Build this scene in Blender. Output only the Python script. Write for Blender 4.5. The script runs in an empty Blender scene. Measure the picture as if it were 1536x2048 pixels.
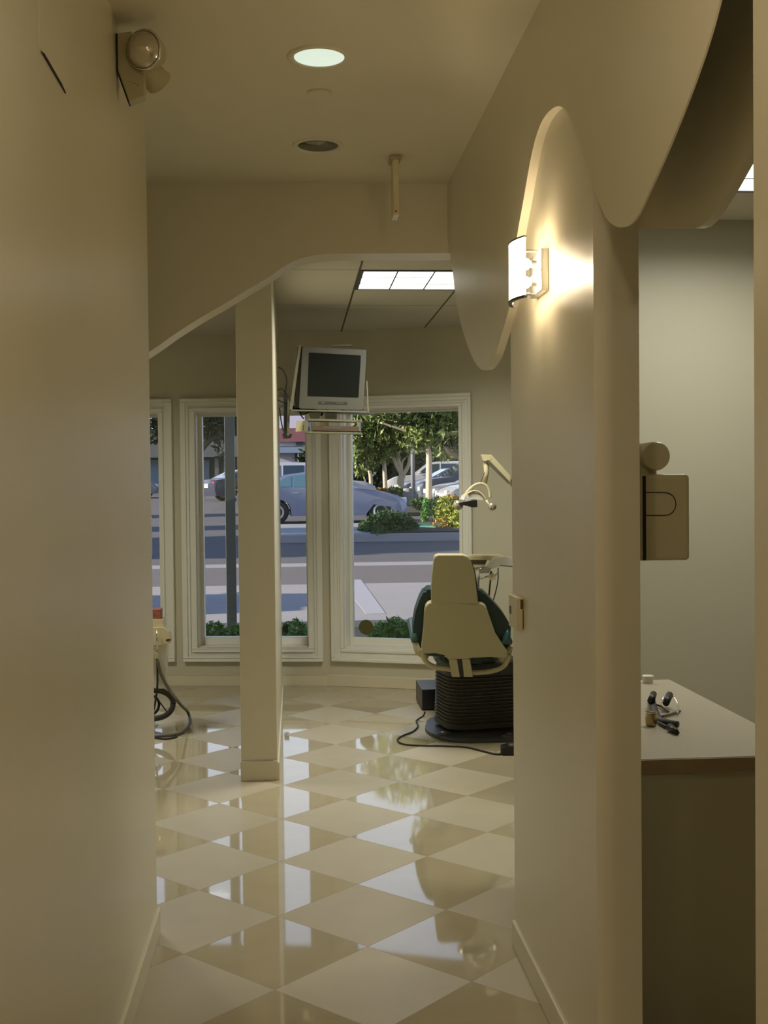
import bpy, bmesh, math, random
import numpy as np
from mathutils import Vector, Matrix
random.seed(7)
S = bpy.context.scene
COL = S.collection
PI = math.pi

# ---------------------------------------------------------------- camera, world, sun, exposure
F_PX, YAW, PITCH, ROLL = 2316.7, .07690, -.02259, -.01010
CAM = Vector((0, 0, 1.5))
fw = Vector((math.sin(YAW)*math.cos(PITCH), math.cos(YAW)*math.cos(PITCH), math.sin(PITCH)))
r0 = Vector((math.cos(YAW), -math.sin(YAW), 0)); u0 = r0.cross(fw)
rt = r0*math.cos(ROLL) + u0*math.sin(ROLL)
up = -r0*math.sin(ROLL) + u0*math.cos(ROLL)
cam_d = bpy.data.cameras.new('camera'); cam = bpy.data.objects.new('camera', cam_d); COL.objects.link(cam)
cam_d.sensor_fit = 'AUTO'; cam_d.sensor_width = 36; cam_d.lens = F_PX/2048*36
cam_d.clip_start = .02; cam_d.clip_end = 400
cam.matrix_world = Matrix((
    (rt.x, up.x, -fw.x, CAM.x), (rt.y, up.y, -fw.y, CAM.y), (rt.z, up.z, -fw.z, CAM.z), (0, 0, 0, 1)))
S.camera = cam
S.view_settings.view_transform = 'Standard'; S.view_settings.look = 'None'
S.view_settings.exposure = 0.12; S.view_settings.gamma = 1.0
try: S.view_settings.use_curve_mapping = False
except Exception: pass

W = bpy.data.worlds.new('world'); S.world = W; W.use_nodes = True
bg = W.node_tree.nodes['Background']
_nt = W.node_tree; _tc = _nt.nodes.new('ShaderNodeTexCoord'); _sp = _nt.nodes.new('ShaderNodeSeparateXYZ'); _cr = _nt.nodes.new('ShaderNodeValToRGB')
_nt.links.new(_tc.outputs['Generated'], _sp.inputs[0]); _nt.links.new(_sp.outputs[2], _cr.inputs[0]); _nt.links.new(_cr.outputs[0], bg.inputs[0])
_e = _cr.color_ramp.elements; _e[0].position = 0; _e[0].color = (.80, .82, 1.0, 1); _e[1].position = 1; _e[1].color = (.10, .17, .40, 1)
_m = _e.new(.34); _m.color = (.66, .72, .95, 1); _m = _e.new(.6); _m.color = (.17, .25, .50, 1)
bg.inputs[1].default_value = 1.75

def lamp(name, kind, loc, energy, color, **k):
    d = bpy.data.lights.new(name, kind); o = bpy.data.objects.new(name, d); COL.objects.link(o)
    o.location = loc; d.energy = energy; d.color = color
    for a, v in k.items(): setattr(d, a, v)
    return o
SUN_DIR = Vector((.95, .12, -.31))
sun = lamp('sun', 'SUN', (-20, 5, 20), 12.0, (1, .84, .70), angle=.012)
sun.rotation_euler = SUN_DIR.to_track_quat('-Z', 'Y').to_euler()

# light of the ceiling lamps (only the first sits in a fixture, built further down)
FLUO = (1.0, .98, .86); WARM = (1.0, .80, .55); DOWN = (.95, .96, .80)
TROFFER_L = 1.6; TROFFER2_L = 1.6
def disc(name, loc, energy, color, size=.13):
    o = lamp(name, 'AREA', loc, energy, color, shape='DISK', size=size); return o
disc('ceiling_disc_lamp', (.09, 3.54, 2.835), 20, DOWN, .08)
disc('ceiling_disc_lamp', (.09, 1.45, 2.795), 3.0, (1, .86, .66))  # unseen fill lamp added above the viewer's end, no fixture built
disc('ceiling_disc_lamp', (.09, -.6, 2.795), 8, (1, .86, .66))  # unseen warm fill added behind the viewer, likewise without a fixture

# ---------------------------------------------------------------- pixel / plane helper (measuring only)
def ray(px, py): return fw + rt*((px-768)/F_PX) - up*((py-1024)/F_PX)
def onpl(px, py, p0, n):
    d = ray(px, py); t = (Vector(p0)-CAM).dot(Vector(n))/d.dot(Vector(n)); return CAM + d*t
def aty(px, py, y): return onpl(px, py, (0, y, 0), (0, 1, 0))
def atx(px, py, x): return onpl(px, py, (x, 0, 0), (1, 0, 0))
def atz(px, py, z): return onpl(px, py, (0, 0, z), (0, 0, 1))
GS = .02
def gz(y): return max(0., GS*(y-10))
def ground(px, py): return onpl(px, py, (0, 10, 0), (0, -GS, 1))

# ---------------------------------------------------------------- materials
def nd(nt, t, **k):
    n = nt.nodes.new(t)
    for a, v in k.items(): setattr(n, a, v)
    return n
def mat(name, col, rough=.5, metal=0, spec=.5, coat=0, bump=0, bscale=60, vary=0, vscale=4, emit=None, es=0, alpha=1, trans=0, coords='Object', coatr=.1):
    m = bpy.data.materials.new(name); m.use_nodes = True; nt = m.node_tree
    b = nt.nodes['Principled BSDF']; L = nt.links.new
    b.inputs['Base Color'].default_value = (*col, 1); b.inputs['Roughness'].default_value = rough
    b.inputs['Metallic'].default_value = metal; b.inputs['Specular IOR Level'].default_value = spec
    b.inputs['Coat Weight'].default_value = coat; b.inputs['Coat Roughness'].default_value = coatr
    b.inputs['Transmission Weight'].default_value = trans; b.inputs['Alpha'].default_value = alpha
    if emit: b.inputs['Emission Color'].default_value = (*emit, 1); b.inputs['Emission Strength'].default_value = es
    tc = nd(nt, 'ShaderNodeTexCoord')
    if vary:
        n = nd(nt, 'ShaderNodeTexNoise'); n.inputs['Scale'].default_value = vscale; n.inputs['Detail'].default_value = 5
        L(tc.outputs[coords], n.inputs['Vector'])
        mx = nd(nt, 'ShaderNodeMix', data_type='RGBA'); L(n.outputs['Fac'], mx.inputs[0])
        mx.inputs[6].default_value = (*[c*(1-vary) for c in col], 1); mx.inputs[7].default_value = (*[min(1, c*(1+vary)) for c in col], 1)
        L(mx.outputs[2], b.inputs['Base Color'])
    if bump:
        n = nd(nt, 'ShaderNodeTexNoise'); n.inputs['Scale'].default_value = bscale; n.inputs['Detail'].default_value = 3
        L(tc.outputs[coords], n.inputs['Vector'])
        bp = nd(nt, 'ShaderNodeBump'); bp.inputs['Strength'].default_value = bump; bp.inputs['Distance'].default_value = .01
        L(n.outputs['Fac'], bp.inputs['Height']); L(bp.outputs['Normal'], b.inputs['Normal'])
    return m

def paint(name, col, rough=.32, wave=.07):
    # semi-gloss wall paint with roller texture and slow undulation
    m = mat(name, col, rough, vary=.03, vscale=1.5); nt = m.node_tree; L = nt.links.new; b = nt.nodes['Principled BSDF']
    tc = nd(nt, 'ShaderNodeTexCoord'); n1 = nd(nt, 'ShaderNodeTexNoise'); n2 = nd(nt, 'ShaderNodeTexNoise')
    mp = nd(nt, 'ShaderNodeMapping'); mp.inputs['Scale'].default_value = (1, 3, .5)
    L(tc.outputs['Object'], mp.inputs[0]); L(mp.outputs[0], n1.inputs['Vector']); L(tc.outputs['Object'], n2.inputs['Vector'])
    n1.inputs['Scale'].default_value = 2.2; n1.inputs['Detail'].default_value = 2
    n2.inputs['Scale'].default_value = 170; n2.inputs['Detail'].default_value = 2
    b1 = nd(nt, 'ShaderNodeBump'); b1.inputs['Strength'].default_value = wave; b1.inputs['Distance'].default_value = .03
    b2 = nd(nt, 'ShaderNodeBump'); b2.inputs['Strength'].default_value = .12; b2.inputs['Distance'].default_value = .002
    L(n1.outputs['Fac'], b1.inputs['Height']); L(n2.outputs['Fac'], b2.inputs['Height'])
    L(b1.outputs['Normal'], b2.inputs['Normal']); L(b2.outputs['Normal'], b.inputs['Normal'])
    return m

M = {}
M['wall'] = paint('cream_semi_gloss_paint', (.75, .695, .525))
M['wall_matte'] = paint('cream_ceiling_paint', (.75, .695, .53), .55, .1)
M['room_wall'] = paint('stone_wall_paint', (.62, .58, .44), .5, .05)
M['trim'] = mat('ivory_trim_paint', (.86, .85, .76), .35)
M['base'] = mat('ivory_baseboard_paint', (.72, .66, .48), .3)
M['side_wall'] = paint('grey_beige_wall_paint', (.56, .53, .41), .5, .05)
M['groove'] = mat('dark_gap', (.02, .017, .012), .8)
M['plastic_cream'] = mat('cream_plastic', (.66, .58, .36), .35, vary=.03)
M['plastic_yellow'] = mat('aged_cream_plastic', (.48, .44, .27), .38, vary=.04, vscale=3)
M['white_plastic'] = mat('white_plastic', (.72, .70, .62), .35)
M['black'] = mat('black_plastic', (.012, .012, .013), .4)
M['black_rubber'] = mat('black_rubber', (.02, .019, .017), .55)
M['bellows'] = mat('dark_brown_rubber', (.035, .031, .02), .5)
M['charcoal'] = mat('charcoal_metal', (.05, .052, .055), .4)
M['chrome'] = mat('chrome', (.75, .75, .72), .15, metal=1)
M['dull_metal'] = mat('dull_grey_metal', (.20, .20, .17), .22, metal=1)
M['steel'] = mat('brushed_steel', (.5, .5, .48), .35, metal=1)
M['brass'] = mat('dull_brass', (.45, .34, .16), .35, metal=.8)
M['teal'] = mat('dark_teal_vinyl', (.007, .034, .032), .4, vary=.1, vscale=6)
M['teal_light'] = mat('worn_teal_vinyl', (.04, .11, .12), .3)
M['tv_silver'] = mat('silver_grey_plastic', (.085, .083, .068), .45)
M['tv_dark'] = mat('dark_housing', (.03, .027, .018), .5)
M['screen'] = mat('dark_crt_glass', (.008, .010, .008), .3, spec=.12)
M['rod'] = mat('cream_painted_metal', (.17, .16, .105), .4)
M['brown'] = mat('brown_plastic', (.085, .055, .03), .5)
M['laminate'] = mat('speckled_beige_laminate', (.46, .41, .32), .35, vary=.12, vscale=220)
M['oak'] = mat('brown_edge_band', (.30, .22, .12), .45, vary=.2, vscale=90)
M['cab'] = mat('olive_beige_cabinet', (.44, .40, .27), .5)
M['tissue'] = mat('floral_red_box', (.30, .10, .06), .6, vary=.7, vscale=60)
M['hose'] = mat('grey_rubber_hose', (.13, .12, .08), .5)
M['lens'] = mat('clear_lamp_lens', (.62, .56, .45), .08, coat=1, metal=.6)
M['acrylic'] = mat('yellowed_acrylic', (.76, .68, .44), .3)
M['stain'] = mat('brown_canopy', (.50, .40, .25), .6)
M['sticker'] = mat('olive_decal', (.09, .085, .015), .5, vary=.5, vscale=60)
M['red'] = mat('red_plastic', (.5, .03, .02), .4)

def glass_mat():
    m = bpy.data.materials.new('window_glass'); m.use_nodes = True; nt = m.node_tree; nt.nodes.clear(); L = nt.links.new
    o = nd(nt, 'ShaderNodeOutputMaterial'); mx = nd(nt, 'ShaderNodeMixShader'); t = nd(nt, 'ShaderNodeBsdfTransparent')
    g = nd(nt, 'ShaderNodeBsdfGlossy'); g.inputs['Roughness'].default_value = .02
    t.inputs[0].default_value = (.90, .94, .93, 1)
    f = nd(nt, 'ShaderNodeFresnel'); f.inputs[0].default_value = 1.45
    L(f.outputs[0], mx.inputs[0]); L(t.outputs[0], mx.inputs[1]); L(g.outputs[0], mx.inputs[2]); L(mx.outputs[0], o.inputs[0])
    return m
M['glass'] = glass_mat()

def emis(name, col, s, seam=None):
    m = mat(name, (.8, .8, .8), .5, emit=col, es=s); return m
M['troffer'] = emis('lit_prismatic_panel', FLUO, TROFFER_L)
M['troffer2'] = emis('lit_prismatic_panel_dim', (1, 1, .95), TROFFER2_L)
M['down_on'] = mat('lit_downlight_reflector', (.10, .10, .09), .3, emit=(.80, .92, .76), es=.82)
M['bulb'] = emis('lit_bulb', (1, .82, .55), 30)
M['shade_lit'] = mat('frosted_glass_shade', (.9, .85, .75), .3, emit=(1, .83, .6), es=5)

def floor_mat():
    m = bpy.data.materials.new('checkered_stone_tiles'); m.use_nodes = True; nt = m.node_tree; L = nt.links.new
    b = nt.nodes['Principled BSDF']; g = nd(nt, 'ShaderNodeTexCoord'); sx = nd(nt, 'ShaderNodeSeparateXYZ'); L(g.outputs['Object'], sx.inputs[0])
    D = .5935; X0, Y0 = -.0767, 3.4383
    def mth(op, a, bb=None, c=None):
        n = nd(nt, 'ShaderNodeMath', operation=op)
        for i, v in enumerate((a, bb, c)):
            if v is None: continue
            if isinstance(v, (int, float)): n.inputs[i].default_value = v
            else: L(v, n.inputs[i])
        return n.outputs[0]
    xs = mth('SUBTRACT', sx.outputs[0], X0); ys = mth('SUBTRACT', sx.outputs[1], Y0)
    u = mth('DIVIDE', mth('ADD', xs, ys), D); v = mth('DIVIDE', mth('SUBTRACT', xs, ys), D)
    fu, fv = mth('FLOOR', u), mth('FLOOR', v)
    par = mth('FLOORED_MODULO', mth('ADD', fu, fv), 2)
    def edge(w):
        f = mth('FRACT', w); d = mth('MINIMUM', f, mth('SUBTRACT', 1, f)); return d
    ed = mth('MINIMUM', edge(u), edge(v)); gr = mth('LESS_THAN', ed, .0032)
    cmb = nd(nt, 'ShaderNodeCombineXYZ'); L(fu, cmb.inputs[0]); L(fv, cmb.inputs[1])
    wn = nd(nt, 'ShaderNodeTexWhiteNoise'); L(cmb.outputs[0], wn.inputs['Vector'])
    n = nd(nt, 'ShaderNodeTexNoise'); n.inputs['Scale'].default_value = 7; n.inputs['Detail'].default_value = 8; L(g.outputs['Object'], n.inputs['Vector'])
    c1 = nd(nt, 'ShaderNodeMix', data_type='RGBA'); L(par, c1.inputs[0])
    c1.inputs[6].default_value = (.51, .45, .32, 1); c1.inputs[7].default_value = (.485, .415, .275, 1)
    hs = nd(nt, 'ShaderNodeHueSaturation'); L(c1.outputs[2], hs.inputs['Color'])
    val = mth('ADD', mth('MULTIPLY', wn.outputs['Value'], .10), mth('MULTIPLY_ADD', n.outputs['Fac'], .16, .86)); L(val, hs.inputs['Value'])
    c2 = nd(nt, 'ShaderNodeMix', data_type='RGBA'); L(gr, c2.inputs[0]); L(hs.outputs[0], c2.inputs[6]); c2.inputs[7].default_value = (.30, .25, .16, 1)
    L(c2.outputs[2], b.inputs['Base Color'])
    r = mth('ADD', mth('MULTIPLY', par, -.40), .44); rr = mth('MAXIMUM', r, mth('MULTIPLY', gr, .6)); L(rr, b.inputs['Roughness'])
    L(mth('MULTIPLY_ADD', par, .42, .30), b.inputs['Specular IOR Level'])
    return m
M['floor'] = floor_mat()

def tileceil_mat():
    m = bpy.data.materials.new('acoustic_ceiling_tiles'); m.use_nodes = True; nt = m.node_tree; L = nt.links.new
    b = nt.nodes['Principled BSDF']; b.inputs['Roughness'].default_value = .8
    g = nd(nt, 'ShaderNodeTexCoord'); sx = nd(nt, 'ShaderNodeSeparateXYZ'); L(g.outputs['Object'], sx.inputs[0])
    def mth(op, a, bb=None):
        n = nd(nt, 'ShaderNodeMath', operation=op)
        for i, v in enumerate((a, bb)):
            if v is None: continue
            if isinstance(v, (int, float)): n.inputs[i].default_value = v
            else: L(v, n.inputs[i])
        return n.outputs[0]
    def e(o, off, sp, w):
        t = mth('DIVIDE', mth('SUBTRACT', o, off), sp); f = mth('FRACT', t); d = mth('MINIMUM', f, mth('SUBTRACT', 1, f)); return mth('LESS_THAN', d, w/sp)
    ln = mth('MAXIMUM', e(sx.outputs[0], .36, .6, .006), e(sx.outputs[1], 6.18, 1.2, .004))
    n = nd(nt, 'ShaderNodeTexNoise'); n.inputs['Scale'].default_value = 120; L(g.outputs['Object'], n.inputs['Vector'])
    mx = nd(nt, 'ShaderNodeMix', data_type='RGBA'); L(n.outputs['Fac'], mx.inputs[0]); mx.inputs[6].default_value = (.50, .47, .38, 1); mx.inputs[7].default_value = (.62, .58, .48, 1)
    m2 = nd(nt, 'ShaderNodeMix', data_type='RGBA'); L(ln, m2.inputs[0]); L(mx.outputs[2], m2.inputs[6]); m2.inputs[7].default_value = (.10, .08, .05, 1)
    L(m2.outputs[2], b.inputs['Base Color']); return m
M['tileceil'] = tileceil_mat()

# outdoors
M['concrete'] = mat('pale_concrete', (.27, .245, .23), .9, vary=.12, vscale=1.2)
M['asphalt'] = mat('grey_brown_asphalt', (.108, .090, .084), .95, vary=.12, vscale=.8)
M['asphalt2'] = mat('dark_asphalt', (.080, .072, .072), .95, vary=.15, vscale=.6)
M['kerb'] = mat('kerb_concrete', (.24, .24, .25), .9, vary=.1)
M['soil'] = mat('dark_soil', (.018, .020, .016), 1, vary=.3, vscale=6)
M['white_line'] = mat('white_road_paint', (.33, .31, .32), .8)
M['bark'] = mat('pale_bark', (.50, .42, .29), .9, vary=.2, vscale=20)
M['bark_dark'] = mat('dark_bark', (.07, .055, .04), .9, vary=.3, vscale=20)
M['post'] = mat('grey_green_steel', (.05, .065, .07), .5)
M['car_blue'] = mat('silver_blue_car_paint', (.20, .22, .30), .3, metal=.25, coat=.6)
M['car_navy'] = mat('navy_car_paint', (.03, .032, .06), .3, coat=.6)
M['car_white'] = mat('white_car_paint', (.40, .40, .43), .35, coat=.5)
M['car_grey'] = mat('grey_car_paint', (.10, .11, .15), .3, coat=.6)
M['car_silver'] = mat('silver_car_paint', (.18, .19, .22), .3, metal=.2, coat=.6)
M['car_glass'] = mat('tinted_car_glass', (.02, .035, .045), .08, coat=.6)
M['car_glass2'] = mat('teal_car_glass', (.08, .16, .19), .12)
M['tyre'] = mat('tyre_rubber', (.012, .012, .012), .8)
M['lens_red'] = mat('red_tail_lens', (.4, .02, .015), .25)
M['plate'] = mat('number_plate_white', (.6, .55, .45), .5)
M['lamp_glass'] = mat('headlamp_glass', (.6, .6, .62), .15)
M['bldg_white'] = mat('white_stucco', (.52, .50, .56), .9)
M['bldg_grey'] = mat('grey_stucco', (.12, .12, .115), .9, vary=.2, vscale=1)
M['bldg_dark'] = mat('dark_shopfront', (.045, .05, .045), .7, vary=.3, vscale=.6)
M['bldg_blue'] = mat('pale_blue_door', (.16, .22, .27), .6)
M['bldg_red'] = mat('red_tile_roof', (.24, .085, .09), .9, vary=.15, vscale=2)
M['bldg_slate'] = mat('blue_grey_awning', (.22, .27, .34), .8)
def leaf(name, a, b_, sc=9):
    m = mat(name, a, .55, spec=.3); nt = m.node_tree; L = nt.links.new; b = nt.nodes['Principled BSDF']
    tc = nd(nt, 'ShaderNodeTexCoord'); n = nd(nt, 'ShaderNodeTexNoise'); n.inputs['Scale'].default_value = sc
    L(tc.outputs['Object'], n.inputs['Vector']); cr = nd(nt, 'ShaderNodeValToRGB'); L(n.outputs['Fac'], cr.inputs[0])
    cr.color_ramp.elements[0].position = .35; cr.color_ramp.elements[0].color = (*a, 1)
    cr.color_ramp.elements[1].position = .65; cr.color_ramp.elements[1].color = (*b_, 1); L(cr.outputs[0], b.inputs['Base Color'])
    return m
M['leaf'] = leaf('olive_green_leaves', (.07, .12, .025), (.27, .31, .09))
M['leaf_dark'] = leaf('dark_green_leaves', (.008, .02, .008), (.035, .055, .02))
M['leaf_bush'] = leaf('green_shrub_leaves', (.02, .05, .012), (.05, .10, .025))
M['leaf_bright'] = leaf('bright_green_leaves', (.05, .16, .03), (.14, .32, .06), 20)
M['leaf_yellow'] = leaf('yellow_green_leaves', (.13, .18, .02), (.36, .37, .06))
M['leaf_orange'] = leaf('orange_blossom', (.25, .10, .02), (.40, .22, .04))

# ---------------------------------------------------------------- object helpers
def tag(o, label=None, cat=None, group=None, kind=None):
    if label: o['label'] = label
    if cat: o['category'] = cat
    if group: o['group'] = group
    if kind: o['kind'] = kind
    return o
def empty(name, loc=(0, 0, 0), label=None, cat=None, group=None, rz=0):
    o = bpy.data.objects.new(name, None); COL.objects.link(o); o.location = loc; o.rotation_euler = (0, 0, rz); o.empty_display_size = .05
    return tag(o, label, cat, group)
def link(name, bm, m, parent=None, smooth=False, world=True):
    me = bpy.data.meshes.new(name); bmesh.ops.recalc_face_normals(bm, faces=bm.faces); bm.to_mesh(me); bm.free()
    o = bpy.data.objects.new(name, me); COL.objects.link(o)
    me.materials.append(M[m] if isinstance(m, str) else m)
    if smooth:
        for p in me.polygons: p.use_smooth = True
    if parent:
        o.parent = parent
        if world: o.matrix_parent_inverse = wm(parent).inverted()
    return o
def wm(o):
    m = Matrix.LocRotScale(o.location, o.rotation_euler, o.scale)
    return (wm(o.parent) @ o.matrix_parent_inverse @ m) if o.parent else m
def struct(name, bm, m, parent=None, **k):
    o = link(name, bm, m, parent, **k)
    if not parent: o['kind'] = 'structure'
    return o
def NB(): return bmesh.new()
def box(bm, x0, x1, y0, y1, z0, z1, bev=0, mtx=None):
    r = bmesh.ops.create_cube(bm, size=1); vs = r['verts']
    for v in vs:
        v.co = Vector((x0+(v.co.x+.5)*(x1-x0), y0+(v.co.y+.5)*(y1-y0), z0+(v.co.z+.5)*(z1-z0)))
        if mtx: v.co = mtx @ v.co
    if bev:
        es = list({e for v in vs for e in v.link_edges}); bmesh.ops.bevel(bm, geom=es, offset=bev, segments=3, affect='EDGES', profile=.5)
    return bm
def slab(bm, pts, ext, bev=0, seg=2):
    """closed polygon pts (Vectors) swept by vector ext"""
    ext = Vector(ext)
    a = [bm.verts.new(p) for p in pts]; b = [bm.verts.new(Vector(p)+ext) for p in pts]
    n = len(pts); f1 = bm.faces.new(a); f2 = bm.faces.new(b[::-1]); side = []
    for i in range(n): side.append(bm.faces.new((a[i], b[i], b[(i+1) % n], a[(i+1) % n])))
    if bev:
        es = list(set(f1.edges) | set(f2.edges)); bmesh.ops.bevel(bm, geom=es, offset=bev, segments=seg, affect='EDGES', profile=.5)
    return bm
def rounded(pts, r, n=5):
    """round the corners of a 2-D/3-D polygon"""
    out = []; N = len(pts)
    for i in range(N):
        p, a, b = Vector(pts[i]), Vector(pts[i-1]), Vector(pts[(i+1) % N])
        rr = r[i] if isinstance(r, (list, tuple)) else r
        if rr < 1e-5: out.append(p); continue
        d1 = (a-p); d2 = (b-p); k = min(rr, d1.length*.45, d2.length*.45)
        s, e = p+d1.normalized()*k, p+d2.normalized()*k
        for j in range(n+1):
            t = j/n; out.append(s*(1-t)**2 + p*2*t*(1-t) + e*t*t)
    return out
def tube(bm, path, r, n=10, cap=True, smoothpath=0):
    P = [Vector(p) for p in path]
    if smoothpath:
        Q = []
        for i in range(len(P)-1):
            p0, p1, p2, p3 = P[max(i-1, 0)], P[i], P[i+1], P[min(i+2, len(P)-1)]
            for j in range(smoothpath):
                t = j/smoothpath
                Q.append(.5*((2*p1)+(-p0+p2)*t+(2*p0-5*p1+4*p2-p3)*t*t+(-p0+3*p1-3*p2+p3)*t**3))
        Q.append(P[-1]); P = Q
    R = r if isinstance(r, (list, tuple)) else [r]*len(P)
    if len(R) != len(P): R = [R[0]+(R[-1]-R[0])*i/(len(P)-1) for i in range(len(P))]
    rings = []; prev = None
    for i, p in enumerate(P):
        t = (P[min(i+1, len(P)-1)]-P[max(i-1, 0)]).normalized()
        if prev is None: a = t.orthogonal().normalized()
        else: a = (prev - t*prev.dot(t)); a = a.normalized() if a.length > 1e-6 else t.orthogonal().normalized()
        prev = a; b = t.cross(a)
        rings.append([bm.verts.new(p+(a*math.cos(k*2*PI/n)+b*math.sin(k*2*PI/n))*R[i]) for k in range(n)])
    for i in range(len(rings)-1):
        for k in range(n): bm.faces.new((rings[i][k], rings[i][(k+1) % n], rings[i+1][(k+1) % n], rings[i+1][k]))
    if cap: bm.faces.new(rings[0][::-1]); bm.faces.new(rings[-1])
    return bm
def lathe(bm, prof, c, axis='Z', n=32, cap=True, mtx=None):
    """prof: list of (radius, height)"""
    c = Vector(c); rings = []
    for r, h in prof:
        ring = []
        for k in range(n):
            a = k*2*PI/n; v = Vector((r*math.cos(a), r*math.sin(a), h))
            if axis == 'X': v = Vector((v.z, v.x, v.y))
            if axis == 'Y': v = Vector((v.x, v.z, v.y))
            if mtx: v = mtx @ v
            ring.append(bm.verts.new(c+v))
        rings.append(ring)
    for i in range(len(rings)-1):
        for k in range(n): bm.faces.new((rings[i][k], rings[i][(k+1) % n], rings[i+1][(k+1) % n], rings[i+1][k]))
    if cap:
        bm.faces.new(rings[0][::-1]); bm.faces.new(rings[-1])
    return bm
def ball(bm, c, r, sx=1, sy=1, sz=1, n=20):
    q = bmesh.ops.create_uvsphere(bm, u_segments=n, v_segments=n//2, radius=r)
    for v in q['verts']: v.co = Vector((v.co.x*sx, v.co.y*sy, v.co.z*sz))+Vector(c)
    return bm
def part(name, m, parent, fn, smooth=False, label=None):
    bm = NB(); fn(bm); o = link(name, bm, m, parent, smooth)
    if label: o['label'] = label
    return o
def autosmooth(o, ang=35):
    for p in o.data.polygons: p.use_smooth = True
    try:
        o.data.set_sharp_from_angle(angle=math.radians(ang))
    except Exception: pass
    return o
def copy_tree(o, parent=None):
    c = o.copy(); COL.objects.link(c)
    if parent: c.parent = parent
    for ch in list(o.children): copy_tree(ch, c)
    return c

# ================================================================= THE SETTING
HC = 2.80      # corridor ceiling
HR = 2.65      # tiled ceilings
XL, XR = -.48, .70
LE = 3.96      # end of the left wall
RF, RN, RW = 3.70, 2.665, .808    # right wall far end / door jamb, inner face
KX, KY = .23, 8.70
def yA(x): return KY - .137*(x-KX)
def yB(x): return KY - .38*(x-KX)

bm = NB(); box(bm, -5, 5, -3, 9.3, -.06, 0); struct('floor', bm, 'floor')
bm = NB(); box(bm, -2.5, XR+.02, -3, 5.0, HC, HC+.1)
bmc = bm
struct('ceiling', bm, 'wall_matte')
bm = NB(); box(bm, -5, 5, 5.12, 9.6, HR, HR+.08); box(bm, .81, 5, -3, 5.12, HR, HR+.08); struct('ceiling_2', bm, 'tileceil')
# left wall, rounded end
pts = [Vector((XL, -3, 0)), Vector((XL, LE, 0)), Vector((XL-.16, LE, 0)), Vector((XL-.16, -3, 0))]
bm = NB(); slab(bm, rounded(pts, [.0, .03, .03, .0], 6), (0, 0, HC)); autosmooth(struct('wall_left', bm, 'wall'))
bm = NB(); box(bm, -2.6, XR+.1, -3.1, -3, 0, HC); struct('wall_back', bm, 'wall')
# right wall: stub with the sconce, near jamb
bm = NB(); box(bm, XR, RW, RN, RF, 0, HC); struct('wall_right', bm, 'wall')
bm = NB(); box(bm, XR, RW, -3, 1.72, 0, HC); struct('wall_right_near', bm, 'wall')
bm = NB(); box(bm, XR+.03, RW-.02, 1.695, RN, 2.47, HC); struct('trim_1', bm, 'wall')
# outer shells of the big room and the side room
bm = NB(); box(bm, -5.1, -5, -3, 9.6, 0, HC+.1); struct('wall_room_left', bm, 'room_wall')
bm = NB(); box(bm, -5, -.64, -3.1, -3, 0, HC); box(bm, -5, -2.5, -3, 5, HR, HC); struct('wall_room_rear', bm, 'room_wall')
bm = NB(); box(bm, 2.9, 3.0, -3, 5.0, 0, HR); struct('wall_side_room_right', bm, 'side_wall')
bm = NB(); box(bm, RW+.45, 5, 5.0, 5.12, 0, HR); box(bm, 4.9, 5, 5.12, 9.6, 0, HR); struct('wall_side_room_far', bm, 'side_wall')
bm = NB(); box(bm, .81, 2.9, -.1, 0, 0, HR); struct('wall_side_room_near', bm, 'side_wall')

# ---- scalloped fascia along the right side
raw = [(896, 480), (905, 540), (912, 600), (925, 660), (945, 715), (965, 740), (985, 722), (1000, 680), (1022, 600), (1027, 550), (1033, 480), (1047, 400),
       (1065, 300), (1085, 240), (1112, 213), (1132, 222), (1150, 262), (1180, 360), (1200, 410), (1215, 440), (1240, 455), (1270, 440), (1300, 380),
       (1340, 290), (1380, 190), (1415, 90), (1440, 0)]
XF = XR-.026
edge = [atx(p[0], p[1], XF) for p in raw]
edge = [(v.y, v.z) for v in edge]
# resample smooth (Catmull-Rom)
sm = []
for i in range(len(edge)-1):
    p0, p1, p2, p3 = [Vector(edge[j]) for j in (max(i-1, 0), i, i+1, min(i+2, len(edge)-1))]
    for j in range(4):
        t = j/4; sm.append(.5*((2*p1)+(-p0+p2)*t+(2*p0-5*p1+4*p2-p3)*t*t+(-p0+3*p1-3*p2+p3)*t**3))
sm.append(Vector(edge[-1]))
# continue the rhythm of the wave towards and past the camera
last = sm[-1]
for (y, z) in [(1.62, 2.36), (1.5, 2.43), (1.38, 2.455), (1.25, 2.43), (1.05, 2.27), (.85, 2.08), (.7, 2.0), (.5, 2.07), (.3, 2.3), (.1, 2.44), (-.1, 2.45), (-3, 2.45)]: sm.append(Vector((y, z)))
bm = NB()
top = [(5.0, HC)] + [(-3, HC)]
low = [(5.0, sm[0].y+.0)] + [(v.x, v.y) for v in sm]
# build as strips so the long concave outline stays clean
fr = [bm.verts.new((XF, y, z)) for y, z in low]; XB = lambda y: XR if y > 2.75 else XF+.004
bk = [bm.verts.new((XB(y), y, z)) for y, z in low]
ft = [bm.verts.new((XF, y, HC)) for y, z in low]; bt = [bm.verts.new((XB(y), y, HC)) for y, z in low]
for i in range(len(low)-1):
    bm.faces.new((fr[i], fr[i+1], ft[i+1], ft[i])); bm.faces.new((bk[i], bt[i], bt[i+1], bk[i+1])); bm.faces.new((fr[i], bk[i], bk[i+1], fr[i+1])); bm.faces.new((ft[i], ft[i+1], bt[i+1], bt[i]))
bm.faces.new((fr[0], ft[0], bt[0], bk[0])); bm.faces.new((fr[-1], bk[-1], bt[-1], ft[-1]))
autosmooth(struct('trim_2', bm, 'wall'), 30)
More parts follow.
